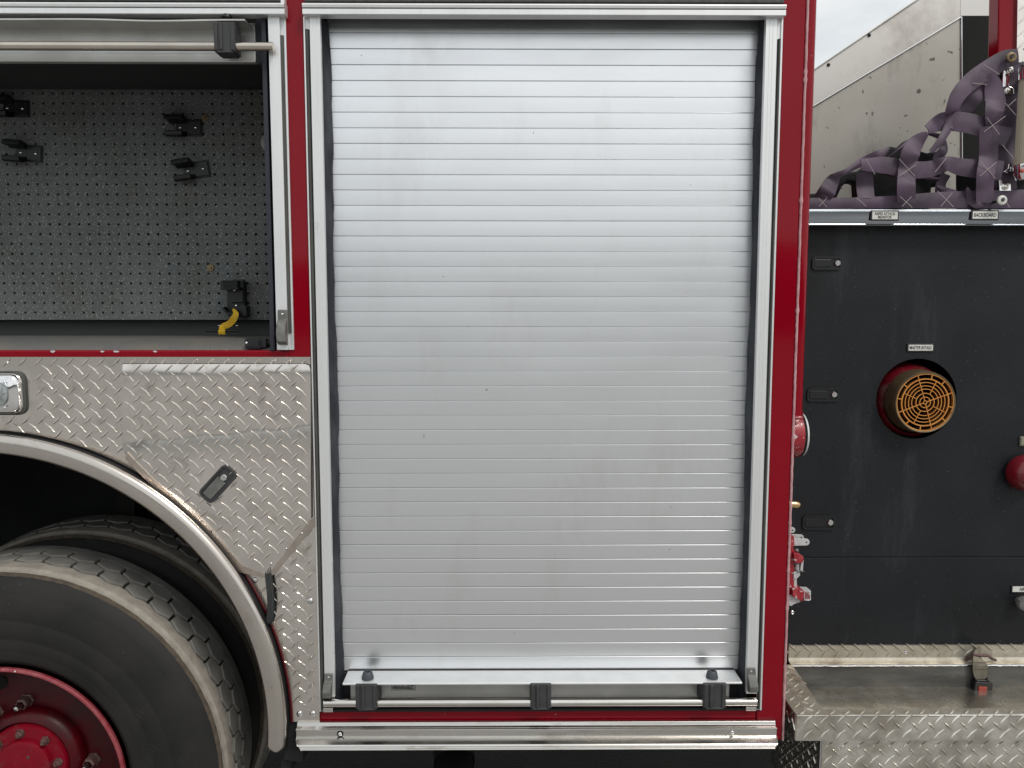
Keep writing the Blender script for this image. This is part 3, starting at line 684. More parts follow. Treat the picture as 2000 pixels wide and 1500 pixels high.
# --- diamond plate under the compartment
PCX, PCZ, PR = -1.3294, .7388+0.0, .7712
def arc(cx, cz, r, a0, a1, n): return [(cx+r*math.cos(a0+(a1-a0)*k/n), cz+r*math.sin(a0+(a1-a0)*k/n)) for k in range(n+1)]
xpr = X(611.5, 1030); zpb = Z(600, 1408)
a_b = math.asin((zpb-PCZ)/PR)
outl = [(-3.4, zp_top), (X(607, 698), zp_top), (X(607, 698), Z(607, 1020)), (xpr+.006, Z(612, 1032)), (xpr+.006, zpb)]+arc(PCX, PCZ, PR, a_b, math.pi, 60)+[(-3.4, PCZ)]
YP = -.004
b = MB(); b.prism(outl, YP, 0.0)
cover = [(240, 711), (596, 711), (604, 714), (607, 723), (609, 1026), (522, 1124), (475, 1104), (413, 1036), (335, 964), (288, 921), (240, 878)]
cov = [tuple(P(a_, c_, YP-.004)[[0, 2]]) for a_, c_ in cover]
ph = P(44, 707.5, YP); ph = (ph[0], ph[2])
lite = (X(50, 770, -.03), Z(50, 815, -.03), Z(50, 724, -.03))
def ok1(x, z):
    if not inside(outl, x, z, .009): return False
    if inside(cov, x, z) : return False
    for q in RIV:
        if math.hypot(x-q[0], z-q[1]) < .014: return False
    if x < lite[0]+.006 and lite[1]-.004 < z < lite[2]+.004: return False
    return True
rivpx = [(498, 1133), (503, 1117), (606, 1174), (594, 1393), (624-2, 1393), (284, 926)]
rivpx[4] = (611, 1393+0); rivpx[3] = (583, 1393)
rivpx = [(498, 1133), (606, 1174), (585, 1402-8), (611, 1394), (285, 926)]
RIV = [tuple(P(a_, c_, YP)[[0, 2]]) for a_, c_ in rivpx]
lugs(b, (0, YP, 0), (1, 0, 0), (0, 0, 1), (0, -1, 0), ok1, -2.1, -.4, .6, 1.8, ph)
fpl = obj('tread_plate', b, PLATE, truck)
for q in RIV:
    b = MB(); b.dome((q[0], YP, q[1]), .0078 if q is not RIV[-1] else .005, .0045, 16); obj('rivet', b, POLISH, fpl, smooth=True)
# access cover, slightly dished, in front of the plate
ZV = Z(420, 846, YP); XV = X(420, 846, YP)
def dent(x, z):
    zv = ZV+.09*(x-XV)+.003*math.sin(x*47)                  # crease, lower at the left
    d = zv-z
    if d > 0: return -.0066*(1-math.exp(-d/.055))
    return -.0030*min(1.0, -d/.14)
bm = bmesh.new()
vs = [bm.verts.new((x, 0, z)) for x, z in cov]; bm.faces.new(vs)
xs = np.arange(-1.0, -.4, .016); zs = np.arange(1.0, 1.75, .006)
for x in xs: bmesh.ops.bisect_plane(bm, geom=bm.verts[:]+bm.edges[:]+bm.faces[:], plane_co=(x, 0, 0), plane_no=(1, 0, 0))
for z in zs: bmesh.ops.bisect_plane(bm, geom=bm.verts[:]+bm.edges[:]+bm.faces[:], plane_co=(0, 0, z), plane_no=(0, 0, 1))
bm.verts.ensure_lookup_table()
YC = YP-.0045
ztop_c = cov[0][1]
def cy(x, z):
    e = max(0.0, 1-(ztop_c-z)/.030)                         # the top edge rolls back
    return dent(x, z)+.0034*e*e*(.85+.15*math.sin(x*23))
cb = MB(); cb.add([(v_.co.x, YC+cy(v_.co.x, v_.co.z), v_.co.z) for v_ in bm.verts], [tuple(v_.index for v_ in f_.verts) for f_ in bm.faces])
bm.free()
gm = MB(); ccx, ccz = np.mean([q[0] for q in cov]), np.mean([q[1] for q in cov])
gm.prism([(x+(.0022 if x > ccx else -.0022), z+(.0016 if z > ccz else -.0022)) for x, z in cov], YP-.0012, YP+.001)
obj('cover_gasket', gm, RUBBER, truck)
n_ = len(cov)
cb.add([(x, YC+cy(x, z), z) for x, z in cov]+[(x, YP+.001, z) for x, z in cov], [(i, (i+1) % n_, (i+1) % n_+n_, i+n_) for i in range(n_)])
ph2 = P(268, 750, YC); ph2 = (ph2[0], ph2[2])
lat_c = P(428, 944, YC)
def ok2(x, z):
    return inside(cov, x, z, .011) and math.hypot(x-lat_c[0]+.003, z-lat_c[2]) > .040 if math.hypot(x-lat_c[0], z-lat_c[2]) < .05 else inside(cov, x, z, .011)
lugs(cb, (0, YC, 0), (1, 0, 0), (0, 0, 1), (0, -1, 0), ok2, -1.1, -.4, 1.0, 1.8, ph2, dy=cy)
cover_o = obj('access_cover', cb, PLATE, truck, smooth=True, angle=12)

for nm, poly_ in (('cover_strip', [(520, 1127), (537, 1121), (615, 1026), (614, 1006), (606, 1014)]), ('cover_strip', [(250, 882), (246, 895), (283, 934), (330, 976), (408, 1048), (470, 1117), (520, 1128), (516, 1118), (476, 1104), (413, 1036), (335, 964), (288, 921)])):
    b = MB(); b.prism([tuple(P(a_, c_, YC-.001)[[0, 2]]) for a_, c_ in poly_], YC-.0066, YP); obj(nm, b, mat('brownish_worn_strip', (.60, .53, .47), .32, .95, col2=(.46, .40, .35), nscale=30, rvar=.15) if 'brownish_worn_strip' not in bpy.data.materials else bpy.data.materials['brownish_worn_strip'], truck, bevel=.0006)
for px, py in ((530, 1100), (560, 1071), (590, 1041)):
    b = MB(); q = P(px, py, YC-.002); b.dome((q[0], YC-.0064, q[2]), .0034, .0022, 10); obj('strip_rivet', b, POLISH, truck, smooth=True)
def paddle(cx, cz, w_, h_, y, rot, parent, name='paddle_latch', btn=.35, face=BLACKP, br=.0085):
    """flush lock: frame, sunk paddle, round key button."""
    lr = root(name, parent, (cx, y, cz)); b = MB()
    o_ = rrect(cx, cz, w_, h_, h_*.28, rot); i_ = rrect(cx, cz, w_-.011, h_-.011, h_*.16, rot); n_ = len(o_)
    b.add([(x, y, z) for x, z in o_]+[(x, y-.005, z) for x, z in o_]+[(x, y-.005, z) for x, z in i_]+[(x, y-.001, z) for x, z in i_],
          [(k, (k+1) % n_, (k+1) % n_+n_, k+n_) for k in range(n_)]+[(k+n_, (k+1) % n_+n_, (k+1) % n_+2*n_, k+2*n_) for k in range(n_)]+[(k+2*n_, (k+1) % n_+2*n_, (k+1) % n_+3*n_, k+3*n_) for k in range(n_)]+[tuple(3*n_+k for k in range(n_))])
    obj('latch_frame', b, face, lr, smooth=True, angle=50)
    ca, sa = math.cos(rot), math.sin(rot); b = MB(); d_ = -w_*.14
    b.prism(rrect(cx+d_*ca, cz+d_*sa, w_*.56, h_*.56, .002, rot), y-.0035, y-.0005)
    obj('latch_paddle', b, PLASTIC_L if face is not BLACKP else face, lr, bevel=.001)
    d_ = w_*btn; b = MB()
    b.lathe([(.0001, -.0065), (br*.85, -.0065), (br, -.005), (br, 0)], (cx+d_*ca, y-.0005, cz+d_*sa), 'y', 20)
    obj('latch_button', b, POLISH, lr, smooth=True)
    return lr
paddle(lat_c[0], lat_c[2], .104, .046, YC-.0058, R(47), cover_o if False else truck, btn=.22, face=PLASTIC)

# strip of ribbed rubber hanging over the arch edge
sb = ribbon([pp(523, 1112, YP-.010), pp(525, 1135, YP-.013), pp(528, 1165, YP-.015), pp(528, 1195, YP-.015), pp(524, 1219, YP-.012)], .0175, .005)
obj('rubber_flap', sb, mat('blue_black_rubber', (.022, .030, .034), .5), truck, smooth=True, angle=40)
b = MB()
for dx in (-4.5, -1.5, 1.5, 4.5):
    b.tube([pp(523+dx, 1112+dx*-1.2, YP-.0115), pp(525+dx, 1135, YP-.0142), pp(528+dx, 1165, YP-.0165), pp(528+dx*.9, 1195, YP-.0165), pp(525+dx*.8, 1215, YP-.0142)], .0009, 6)
obj('flap_rib', b, RUBBER, truck, smooth=True)

# marker light at the left edge
ml = root('marker_light', truck, tuple(P(0, 770, -.02)))
cx, cz = X(-60, 769, -.02), Z(-60, 769, -.02)
xe, ze = X(50, 769, -.01), Z(0, 725, -.01)-cz
def rr(y, e): return [(x, z) for x, z in rrect(cx, cz, 2*(xe-cx)-2*e, 2*ze-2*e, .022)]
def loft(layers, mi=0):
    b_ = MB(); n_ = len(layers[0][0]); vs = [(x, y, z) for pl, y in layers for x, z in pl]; fs = []
    for i in range(len(layers)-1):
        for k in range(n_): fs.append((i*n_+k, i*n_+(k+1) % n_, (i+1)*n_+(k+1) % n_, (i+1)*n_+k))
    fs.append(tuple((len(layers)-1)*n_+k for k in range(n_))); b_.add(vs, fs, mi); return b_
obj('light_gasket', loft([(rr(0, 0), YP), (rr(0, .0005), YP-.006), (rr(0, .004), YP-.008)]), RUBBER, ml, smooth=True)
obj('light_bezel', loft([(rr(0, .005), YP-.006), (rr(0, .006), YP-.020), (rr(0, .012), YP-.028), (rr(0, .026), YP-.031), (rr(0, .027), YP-.029), (rr(0, .028), YP-.029)]), CHROME, ml, smooth=True, angle=50)
obj('light_lens', loft([(rr(0, .0275), YP-.028), (rr(0, .0285), YP-.0345), (rr(0, .034), YP-.037)]), LENS, ml, smooth=True)
b = MB()
for px, py in ((7, 747), (9, 797)): q = P(px, py, YP-.037); b.dome((q[0], YP-.0365, q[2]), .0032, .0015, 10)
obj('lens_screw', b, CHROME, ml, smooth=True)
b = MB()
q0 = P(3, 757, YP-.037); q1 = P(3, 783, YP-.037)
for k in range(4):
    e = .004*k; b.box(q0[0]-.05+e, q0[0]+.002-e*.5, YP-.0385, YP-.036, q1[2]+e, q1[2]+e+.0015) ; b.box(q0[0]+.0005-e*.5, q0[0]+.002-e*.5, YP-.0385, YP-.036, q1[2]+e, q0[2]-e)
obj('lens_prism', b, LENS, ml)

# --- fender ring, gap rubber, wheel well
RC = (-1.3180, .7520); RO, RI = .7545, .7065
b = MB(); a_end = math.asin((Z(545, 1471, -.05)-RC[1])/.73)
prof = lambda w_: [(RO-.006, -.030), (RO-.0015, -.033), (RO, -.037), (RO-.003, -.043), (RO-.007, -.0465), (RO-.013, -.0495), (RO-.022, -.0505), (RI+.006, -.048), (RI+.001, -.046), (RI, -.040), (RI, .02)]
N = 320; vs = []; k_ = len(prof(1))
for i in range(N+1):
    tt = .5-.5*math.cos(math.pi*i/N); tt = tt*.75+.25*i/N; a = a_end+(math.pi-2*a_end)*tt
    for r_, t_ in prof(1):
        # rounded foot
        s_ = min((a-a_end), (math.pi-a_end)-a)*.73; q = .018; wf = 1.0
        if s_ < q: wf = max(.10, max(0.0, 1-(1-s_/q)**2)**.40)
        rm = (RO+RI)/2; vs.append((RC[0]+(rm+(r_-rm)*wf)*math.cos(a), t_, RC[1]+(rm+(r_-rm)*wf)*math.sin(a)))
fs = []
for i in range(N):
    for e in range(k_-1): fs.append((i*k_+e, i*k_+e+1, (i+1)*k_+e+1, (i+1)*k_+e))
b.add(vs, fs)
# denser foot
obj('fender_trim', b, RING, truck, smooth=True, angle=60)
b = MB(); b.lathe([(RO-.008, -.034), (RO-.0065, -.030), (RO-.0055, .004), (PR-.005, .006), (PR-.003, .006), (PR+.0005, YP+.001)], (RC[0], 0, RC[1]), 'y', 90, -.12, math.pi+.12)
b.lathe([(RO-.012, .0105), (PR+.02, .0105)], (RC[0]-.004, 0, RC[1]-.006), 'y', 90, -.16, math.pi+.16)
obj('arch_gasket', b, mat('arch_rubber', (.012, .012, .013), .7), truck, smooth=True)
b = MB(); b.lathe([(PR-.004, YP-.0015), (PR-.0005, YP-.0030), (PR+.0020, YP-.0015), (PR+.0022, 0)], (PCX, 0, PCZ), 'y', 60, a_b, .62)
obj('arch_edge', b, mat('dark_red_edge', (.10, .003, .008), .4), truck, smooth=True)
b = MB(); b.lathe([(.735, .012), (.76, .03), (.76, .80), (.0001, .80)], (RC[0], 0, RC[1]), 'y', 60, -.25, math.pi+.25)
b.box(-2.2, -.55, .81, .83, .30, .80); b.box(RC[0]+.74, RC[0]+.78, .02, .95, .62, .75)
obj('wheel_well', b, LINER, truck, smooth=True)
b = MB(); b.box(-1.35, -1.29, .70, .78, .9, 1.35); b.tube([(-1.05, .5, 1.25), (-.95, .6, 1.15), (-.80, .7, .95)], .02, 10); b.tube([(-1.40, .45, 1.33), (-1.1, .5, 1.30), (-.85, .6, 1.1)], .012, 8)
obj('suspension', b, UNDER, truck, smooth=True)

# --- wheels
def wheel(y0, with_rim):
    wr = root('wheel', truck, (WC[0], y0+.13, WC[1])); c = (WC[0], y0, WC[1])
    b = MB()
    side = [(.300, .045), (.312, .030), (.318, .012), (.335, .002), (.352, .003), (.356, .0018), (.388, -.004), (.391, -.0032), (.394, -.0045), (.440, -.006), (.4425, -.0052), (.445, -.006), (.480, -.004), (.510, .000), (.5125, .0010), (.515, .001), (.540, .012), (.552, .022)]
    b.lathe(side, c, 'y', 160, mi=0)
    b.lathe([(.552, .022), (.5575, .024), (.5605, .029)], c, 'y', 160, mi=1, wob=.0022)
    b.lathe([(.5605, .029), (.5635, .040), (.5665, .052)], c, 'y', 160, mi=2, wob=.0006)
    b.lathe([(.5665, .052), (.5630, .060), (.5655, .130), (.5665, .200), (.562, .232)], c, 'y', 160, mi=3)
    b.lathe([(.562, .232), (.552, .245), (.520, .262), (.42, .268), (.30, .25)], c, 'y', 120, mi=0)
    obj('tyre', b, [TYRE, CRUST, WORN, mat('groove_rubber', (.02, .019, .017), .85) if 'groove_rubber' not in bpy.data.materials else bpy.data.materials['groove_rubber']], wr, smooth=True, angle=50)
    # tread blocks: two staggered rows of hexagons and the shoulder rib
    b = MB(); NB = 47; da = 2*math.pi/NB
    rows = [(.110, .0350, 0.0, .5745), (.1625, .0350, .5, .5765)]
    for yc, hy, off, rt in rows:
        for i in range(NB):
            a0 = (i+off)*da+.05; jt = random.uniform(-.03, .03)
            hexa = [(-.452, -.43+jt), (0, -.90), (.452, -.43-jt), (.452, .43), (0, .90), (-.452, .43)]
            hexa = [(a0+u_*da, yc+v_*hy) for u_, v_ in hexa]
            vs = []
            for r_, sc_ in ((.560, 1.0), (rt-.0014, 1.0), (rt, .95)):
                for a, y in hexa:
                    aa = a0+(a-a0)*sc_; yy = yc+(y-yc)*sc_; rr_ = r_-max(0, (yy-.17))*.06
                    vs.append((c[0]+rr_*math.cos(aa), c[1]+yy, c[2]+rr_*math.sin(aa)))
            b.add(vs, [(k, (k+1) % 6, (k+1) % 6+6, k+6) for k in range(6)]+[(k+6, (k+1) % 6+6, (k+1) % 6+12, k+12) for k in range(6)]+[tuple(range(12, 18))])
    # solid worn shoulder rib with zigzag inner edge
    N = NB*4; vs = []
    for i in range(N):
        a = 2*math.pi*i/N; tt = (a-.05)/da; zz_ = abs((tt % 1)-.5)*2      # 1 at the block centres
        ye = .0735+.0170*(1-zz_)
        for r_, y in ((.5605, .034), (.5690, .046), (.5708, .056), (.5712, ye-.002), (.5690, ye), (.560, ye+.001)):
            vs.append((c[0]+r_*math.cos(a), c[1]+y, c[2]+r_*math.sin(a)))
    fs = []
    for i in range(N):
        j = (i+1) % N
        for e in range(5): fs.append((i*6+e, i*6+e+1, j*6+e+1, j*6+e))
    b.add(vs, fs, 1)
    vs = []
    for i in range(N):
        a = 2*math.pi*i/N; tt = (a-.05)/da+.5; zz_ = abs((tt % 1)-.5)*2; ye = .1985-.0170*(1-zz_)
        for r_, y in ((.560, ye-.001), (.5725, ye), (.5735, ye+.002), (.5715, .226), (.566, .238), (.560, .242)):
            vs.append((c[0]+r_*math.cos(a), c[1]+y, c[2]+r_*math.sin(a)))
    b.add(vs, fs, 0)
    obj('tread', b, [TREADM, WORN], wr, smooth=True, angle=14)
    if with_rim:
        b = MB(); b.lathe([(.3125, .004), (.3125, -.004), (.3095, -.0065), (.3045, -.0065), (.3015, -.003), (.3005, .004)], c, 'y', 120)
        obj('rim_lip', b, RIMLIP, wr, smooth=True)
        b = MB(); b.lathe([(.302, .0), (.299, .010), (.292, .030), (.288, .075), (.280, .105), (.262, .125), (.235, .135), (.215, .130), (.178, .120), (.150, .118), (.120, .120)], c, 'y', 120)
        obj('rim', b, RIMM, wr, smooth=True)
        # hand holes between the nut pairs
        b = MB()
        for k in range(5):
            a = R(45+72*k); q = (c[0]+.225*math.cos(a), c[1]+.1285, c[2]+.225*math.sin(a)); b.lathe([(.0001, 0), (.028, 0), (.030, .004)], q, 'y', 20)
        obj('hand_hole', b, BLACK, wr, smooth=True)
        b = MB(); b.lathe([(.148, .120), (.146, .100), (.135, .085), (.118, .080), (.112, .095)], c, 'y', 64); obj('drum', b, RIMM, wr, smooth=True)
        b = MB(); cc = (c[0], c[1], c[2])
        b.lathe([(.112, .12), (.1115, .078), (.109, .073), (.074, .073), (.074, .066), (.0715, .061), (.060, .058), (.0001, .058)], cc, 'y', 72)
        obj('hub', b, HUBM, wr, smooth=True, angle=30)
        for k in range(8):
            a = R(5+45*k); b = MB(); q = (cc[0]+.0915*math.cos(a), cc[1]+.073, cc[2]+.0915*math.sin(a))
            b.lathe([(.0125, 0), (.0125, -.003), (.0095, -.0032), (.0095, -.012), (.0065, -.0135), (.005, -.019), (.0001, -.019)], q, 'y', 6)
            obj('hub_nut', b, GREASE, wr)
        b = MB()
        for a, r_ in ((60, .034), (-85, .022)):
            q = (cc[0]+r_*math.cos(R(a)), cc[1]+.058, cc[2]+r_*math.sin(R(a))); b.lathe([(.0048, 0), (.0044, -.0012), (.003, -.0012), (.0001, 0)], q, 'y', 12)
        obj('hub_plug', b, GREASE, wr, smooth=True)
        for a in (95, 128, -4, -37, 194, 227):
            r_ = .163; q = (cc[0]+r_*math.cos(R(a)), cc[1]+.120, cc[2]+r_*math.sin(R(a))); b = MB()
            b.lathe([(.020, 0), (.020, -.006), (.0165, -.007), (.0165, -.030), (.012, -.034)], q, 'y', 6, mi=0)
            b.lathe([(.0085, -.034), (.0085, -.048), (.0062, -.053), (.0001, -.055)], q, 'y', 16, mi=1)
            obj('lug_nut', b, [GREASE, POLISH], wr, smooth=True, angle=40)
    # worn raised outlines on the sidewall
    if with_rim:
        b = MB()
        for a0_, r0_, s_ in ((25, .385, .034), (10, .385, .034)):
            q = (c[0]+r0_*math.cos(R(a0_)), c[2]+r0_*math.sin(R(a0_)))
            for r1 in (s_, s_*.62):
                pts = [(q[0]+r1*math.cos(t)*.8, c[1]-.0048, q[1]+r1*math.sin(t)) for t in np.linspace(R(-40), R(110), 14)]
                b.tube(pts, .0011, 5)
        obj('sidewall_moulding', b, TYRE, wr, smooth=True)
    return wr
wheel(.030, True); wheel(.375, False)
b = MB(); b.lathe([(.30, .25), (.30, .46)], (WC[0], 0, WC[1]), 'y', 40); b.tube([(WC[0], .3, WC[1]), (WC[0], 2.2, WC[1])], .12, 20)
obj('axle', b, UNDER, truck, smooth=True)

# --- sill rail under the roller door
b = MB(); x0 = X(574, 1420, -.03); x1 = X(1519.5, 1420, -.03)
zA, zB, zC, zD = Z(1000, 1410, -.01), Z(1000, 1424, -.022), Z(1000, 1441, -.026), Z(1000, 1463, -.05)
pr_ = [(.0, zA), (-.010, zA), (-.013, zA-.008), (-.018, zA-.010), (-.022, zB+.003), (-.026, zB+.002), (-.026, zB-.001), (-.022, zB-.002), (-.022, zC+.002), (-.030, zC), (-.046, zC-.006), (-.049, zC-.009), (-.047, zC-.0115), (-.050, zC-.0135), (-.049, zC-.0155), (-.052, zC-.0175), (-.051, zD+.001), (-.048, zD), (.0, zD)]
n_ = len(pr_)
vs = []
for i, (y, z) in enumerate(pr_):
    k = max(0, (zC-.001-z)/(zC-zD)); vs.append((x0+.003+.020*k*1.0, y, z))
for i, (y, z) in enumerate(pr_):
    k = max(0, (zC-.001-z)/(zC-zD)); vs.append((x1-.014*k, y, z))
b.add(vs, [(i, (i+1) % n_, (i+1) % n_+n_, i+n_) for i in range(n_)]+[tuple(range(n_-1, -1, -1)), tuple(range(n_, 2*n_))])
sill = obj('sill_rail', b, SILL, truck, bevel=.0006)
for px, py, mi_ in ((664, 1434, 0), (1430.5, 1431, 1)):
    q = P(px, py, -.024); b = MB()
    if mi_ == 0: b.lathe([(.0085, 0), (.0085, -.001), (.0001, -.001)], (q[0], -.022, q[2]), 'y', 18, mi=1)
    b.dome((q[0], -.0228, q[2]), .0052, .0030, 14, mi=0); obj('sill_screw', b, [CHROME, BLACK], sill, smooth=True)

# --- pump panel, set back
YQ = .28
pp_r = root('pump_panel', truck, tuple(P(1800, 800, YQ)))
hc = P(1790, 779, YQ); HR = .1165
def plate_hole(x0, x1, z0, z1, cx, cz, r, y, d, n=64):
    b_ = MB(); s_ = r*1.25; vi = []; vo = []
    for k in range(n):
        a = 2*math.pi*(k+.5)/n; ca, sa = math.cos(a), math.sin(a); q = max(abs(ca), abs(sa)); vi.append((cx+ca*r, y, cz+sa*r)); vo.append((cx+ca/q*s_, y, cz+sa/q*s_))
    vb = [(x, y+d, z) for x, _, z in vi]; fs = []
    for k in range(n): j = (k+1) % n; fs += [(k, j, n+j, n+k), (k, 2*n+k, 2*n+j, j)]
    cs = [(cx+s_, y, cz+s_), (cx-s_, y, cz+s_), (cx-s_, y, cz-s_), (cx+s_, y, cz-s_)]
    for ci, k in ((0, n//8-1), (1, 3*n//8-1), (2, 5*n//8-1), (3, 7*n//8-1)): fs.append((n+k, n+k+1, 3*n+ci))
    b_.add(vi+vo+vb+cs, fs)
    for (a, c_, e, f_) in ((x0, x1, cz+s_, z1), (x0, x1, z0, cz-s_), (x0, cx-s_, cz-s_, cz+s_), (cx+s_, x1, cz-s_, cz+s_)):
        b_.add([(a, y, e), (c_, y, e), (c_, y, f_), (a, y, f_)], [(0, 1, 2, 3)])
    return b_
pz1, pz0, pzs = Z(1800, 425, YQ), Z(1800, 1262, YQ), Z(1800, 1088, YQ)
b = plate_hole(BX-.05, 1.9, pzs+.0012, pz1, hc[0], hc[2], HR, YQ, .004)
b.add([(BX-.05, YQ, pzs+.0012), (1.9, YQ, pzs+.0012), (1.9, YQ+.01, pzs+.0012), (BX-.05, YQ+.01, pzs+.0012)], [(0, 1, 2, 3)])
obj('upper_panel', b, PANEL, pp_r)
b = MB(); b.box(BX-.05, 1.9, YQ+.002, YQ+.012, pz0-.06, pzs-.0015); obj('lower_panel', b, PANEL, pp_r, bevel=.0025)
b = MB(); b.box(BX-.06, 1.92, YQ+.20, YQ+.24, .5, pz1); b.box(1.9, 1.94, YQ, 1.5, .4, pz1)
obj('panel_backing', b, BLACK, pp_r)
# polished shelf lip above
b = MB(); yl = YQ-.055; za, zb_, zc, zd = Z(1800, 408, yl), Z(1800, 413, yl), Z(1800, 432, yl-.004), Z(1800, 440, yl)
b.extr_x([(YQ+.3, za+.002), (yl+.010, za+.001), (yl+.002, za-.001), (yl-.0015, zb_), (yl-.0005, (zb_+zc)/2), (yl+.0010, zc), (yl+.0045, zd+.004), (yl+.0030, zd+.0015), (yl+.004, zd), (yl+.008, zd), (yl+.010, zd+.004), (YQ+.3, zd+.004)], BX-.03, 1.9)
lip = obj('shelf_lip', b, LIPM, pp_r, smooth=True, angle=25)
def tag_plate(pxa, pxb, pya, pyb, y, lines, size, parent, sx=.74):
    x0, x1, z0, z1 = X(pxa, pya, y), X(pxb, pya, y), Z(pxa, pyb, y), Z(pxa, pya, y); cx, cz = (x0+x1)/2, (z0+z1)/2
    tr_ = root('name_plate', parent, (cx, y, cz)); b = MB(); b.prism(rrect(cx, cz, x1-x0, z1-z0, .0018), y-.003, y); obj('plate_frame', b, BLACKP, tr_, bevel=.0006)
    b = MB(); b.prism(rrect(cx+.0005, cz+.0005, (x1-x0)-.0075, (z1-z0)-.0075, .001), y-.0036, y-.0028); obj('plate_face', b, WHITEP, tr_)
    for k, l in enumerate(lines): text('lettering', l, size, (cx, y-.0040, cz+((len(lines)-1)/2-k)*size*.86), INK, tr_, sx=sx, off=.00012)
    tr_['label'] = 'white name plate reading '+' '.join(lines)
tag_plate(1700, 1755, 411, 431.5, yl-.003, ['RAPID ATTACK', 'MONITOR'], .0108, truck)
tag_plate(1896, 1950, 410.5, 430.5, yl-.003, ['BACKBOARD'], .0140, truck)
tag_plate(1771, 1823.5, 671, 687.5, YQ, ['MASTER INTAKE'], .0132, truck, sx=.66)
tag_plate(1974, 2026, 1142.5, 1158, YQ+.002, ['AIR-UP'], .0130, truck)
for x0_, x1_, y0_, y1_ in ((1586, 1644, 501, 527), (1576, 1638, 757, 784), (1567, 1631, 1006, 1034)):
    xa, xb, za_, zb2 = X(x0_, y0_, YQ), X(x1_, y0_, YQ), Z(x0_, y1_, YQ), Z(x0_, y0_, YQ)
    paddle((xa+xb)/2, (za_+zb2)/2, xb-xa, zb2-za_, YQ-.0002, 0, truck)
# master intake
ir = root('master_intake', truck, (hc[0], YQ, hc[2])); fc = P(1809.5, 786.5, .222)
b = MB(); b.lathe([(.125, .20), (.118, .10), (.112, .05), (.104, .018), (.097, .006), (.092, -.002)], (fc[0]-.002, YQ, fc[2]-.004), 'y', 64)
obj('intake_body', b, RED_IN, ir, smooth=True)
b = MB(); b.lathe([(.088, .02), (.0905, .004), (.0910, -.010), (.0890, -.016), (.0900, -.026), (.0880, -.032), (.0885, -.042), (.0870, -.050), (.0850, -.054), (.0815, -.053), (.0805, -.045), (.0805, .01)], (fc[0], YQ, fc[2]), 'y', 72)
obj('collar', b, BRASS_OLD, ir, smooth=True, angle=35)
b = MB(); yf = YQ-.052; k = .0813/56.5
def ring(r, t, h, y=None):
    y_ = yf if y is None else y
    b.lathe([(r-t/2, h), (r-t/2, 0), (r+t/2, 0), (r+t/2, h)], (fc[0], y_, fc[2]), 'y', 64)
ring(56*k, .0030, .010); ring(46.3*k, .0032, .006)
for r_ in (39.3, 32.6, 26.3): ring(r_*k, .0020, .0035, yf+.001)
for r_ in (18.0, 10.5): ring(r_*k, .0022, .0035, yf+.001)
ring(3.2*k, .0020, .005)
def spoke(a, r0, r1, t=.0021):
    ca, sa = math.cos(R(a)), math.sin(R(a)); b.add([(fc[0]+ca*r_-sa*s_*t/2, y, fc[2]+sa*r_+ca*s_*t/2) for y in (yf-.0004, yf+.004) for r_, s_ in ((r0, -1), (r1, -1), (r1, 1), (r0, 1))], [(0, 1, 2, 3), (7, 6, 5, 4), (0, 4, 5, 1), (1, 5, 6, 2), (2, 6, 7, 3), (3, 7, 4, 0)])
for a in (108, 20, 201, 286): spoke(a, 3.2*k, 56*k)
for a in (64, 157, 243, 334): spoke(a, 18*k, 46.3*k, .0018)
for a in (78, 49, 350, 318, 262, 230, 172, 141): spoke(a, 46.3*k, 56*k, .0026)
obj('strainer', b, BRASS, ir)
b = MB()
for r_ in (56, 46.3, 39.3, 32.6, 26.3, 18.0, 10.5): b.lathe([(r_*k-.0007, .016), (r_*k-.0007, .002), (r_*k+.0007, .002), (r_*k+.0007, .016)], (fc[0], yf, fc[2]), 'y', 64)
obj('strainer_web', b, mat('rusty_brass_web', (.22, .085, .025), .5, .4), ir)
b = MB(); b.lathe([(.0001, .09), (.08, .09), (.0802, -.03)], (fc[0], YQ, fc[2]), 'y', 40); obj('intake_throat', b, mat('rusty_dark_throat', (.018, .006, .003), .8), ir, smooth=True)
# red cap at the right edge, small plates and knob
b = MB(); c = P(2006, 925, YQ-.03); b.lathe([(.040, .030), (.050, .022), (.0535, .014), (.052, .002), (.043, -.020), (.030, -.032), (.012, -.038), (.0001, -.0385)], (c[0], YQ-.03, c[2]), 'y', 40)
obj('valve_cap', b, mat('glossy_deep_red', (.17, .004, .012), .3, 0, col2=(.12, .004, .01), nscale=14, coat=.4, speck=(.35, .2, .2), sscale=160, slo=.74, shi=.78), truck, smooth=True)
b = MB(); b.box(*bx(1993, 2030, 853, 871, YQ-.006, YQ-.0005)); b.box(*bx(1995, 2030, 854.5, 869, YQ-.008, YQ-.006)); obj('small_plate', b, mat('grimy_cream_plate', (.25, .25, .19), .6), truck, bevel=.001)
b = MB(); c = P(1998, 1178, YQ-.02); b.lathe([(.010, .02), (.010, .004), (.021, .002), (.0225, -.006), (.019, -.014), (.008, -.017), (.0001, -.017)], (c[0], YQ-.018, c[2]), 'y', 10)
obj('grey_knob', b, PLASTIC_L, truck, smooth=True, angle=30)
b = MB()
for px, py in ((1548, 1197),): c = P(px, py, YQ-.003); b.dome((c[0], YQ+.002, c[2]), .0070, .005, 14)
obj('panel_screw', b, POLISH, truck, smooth=True)
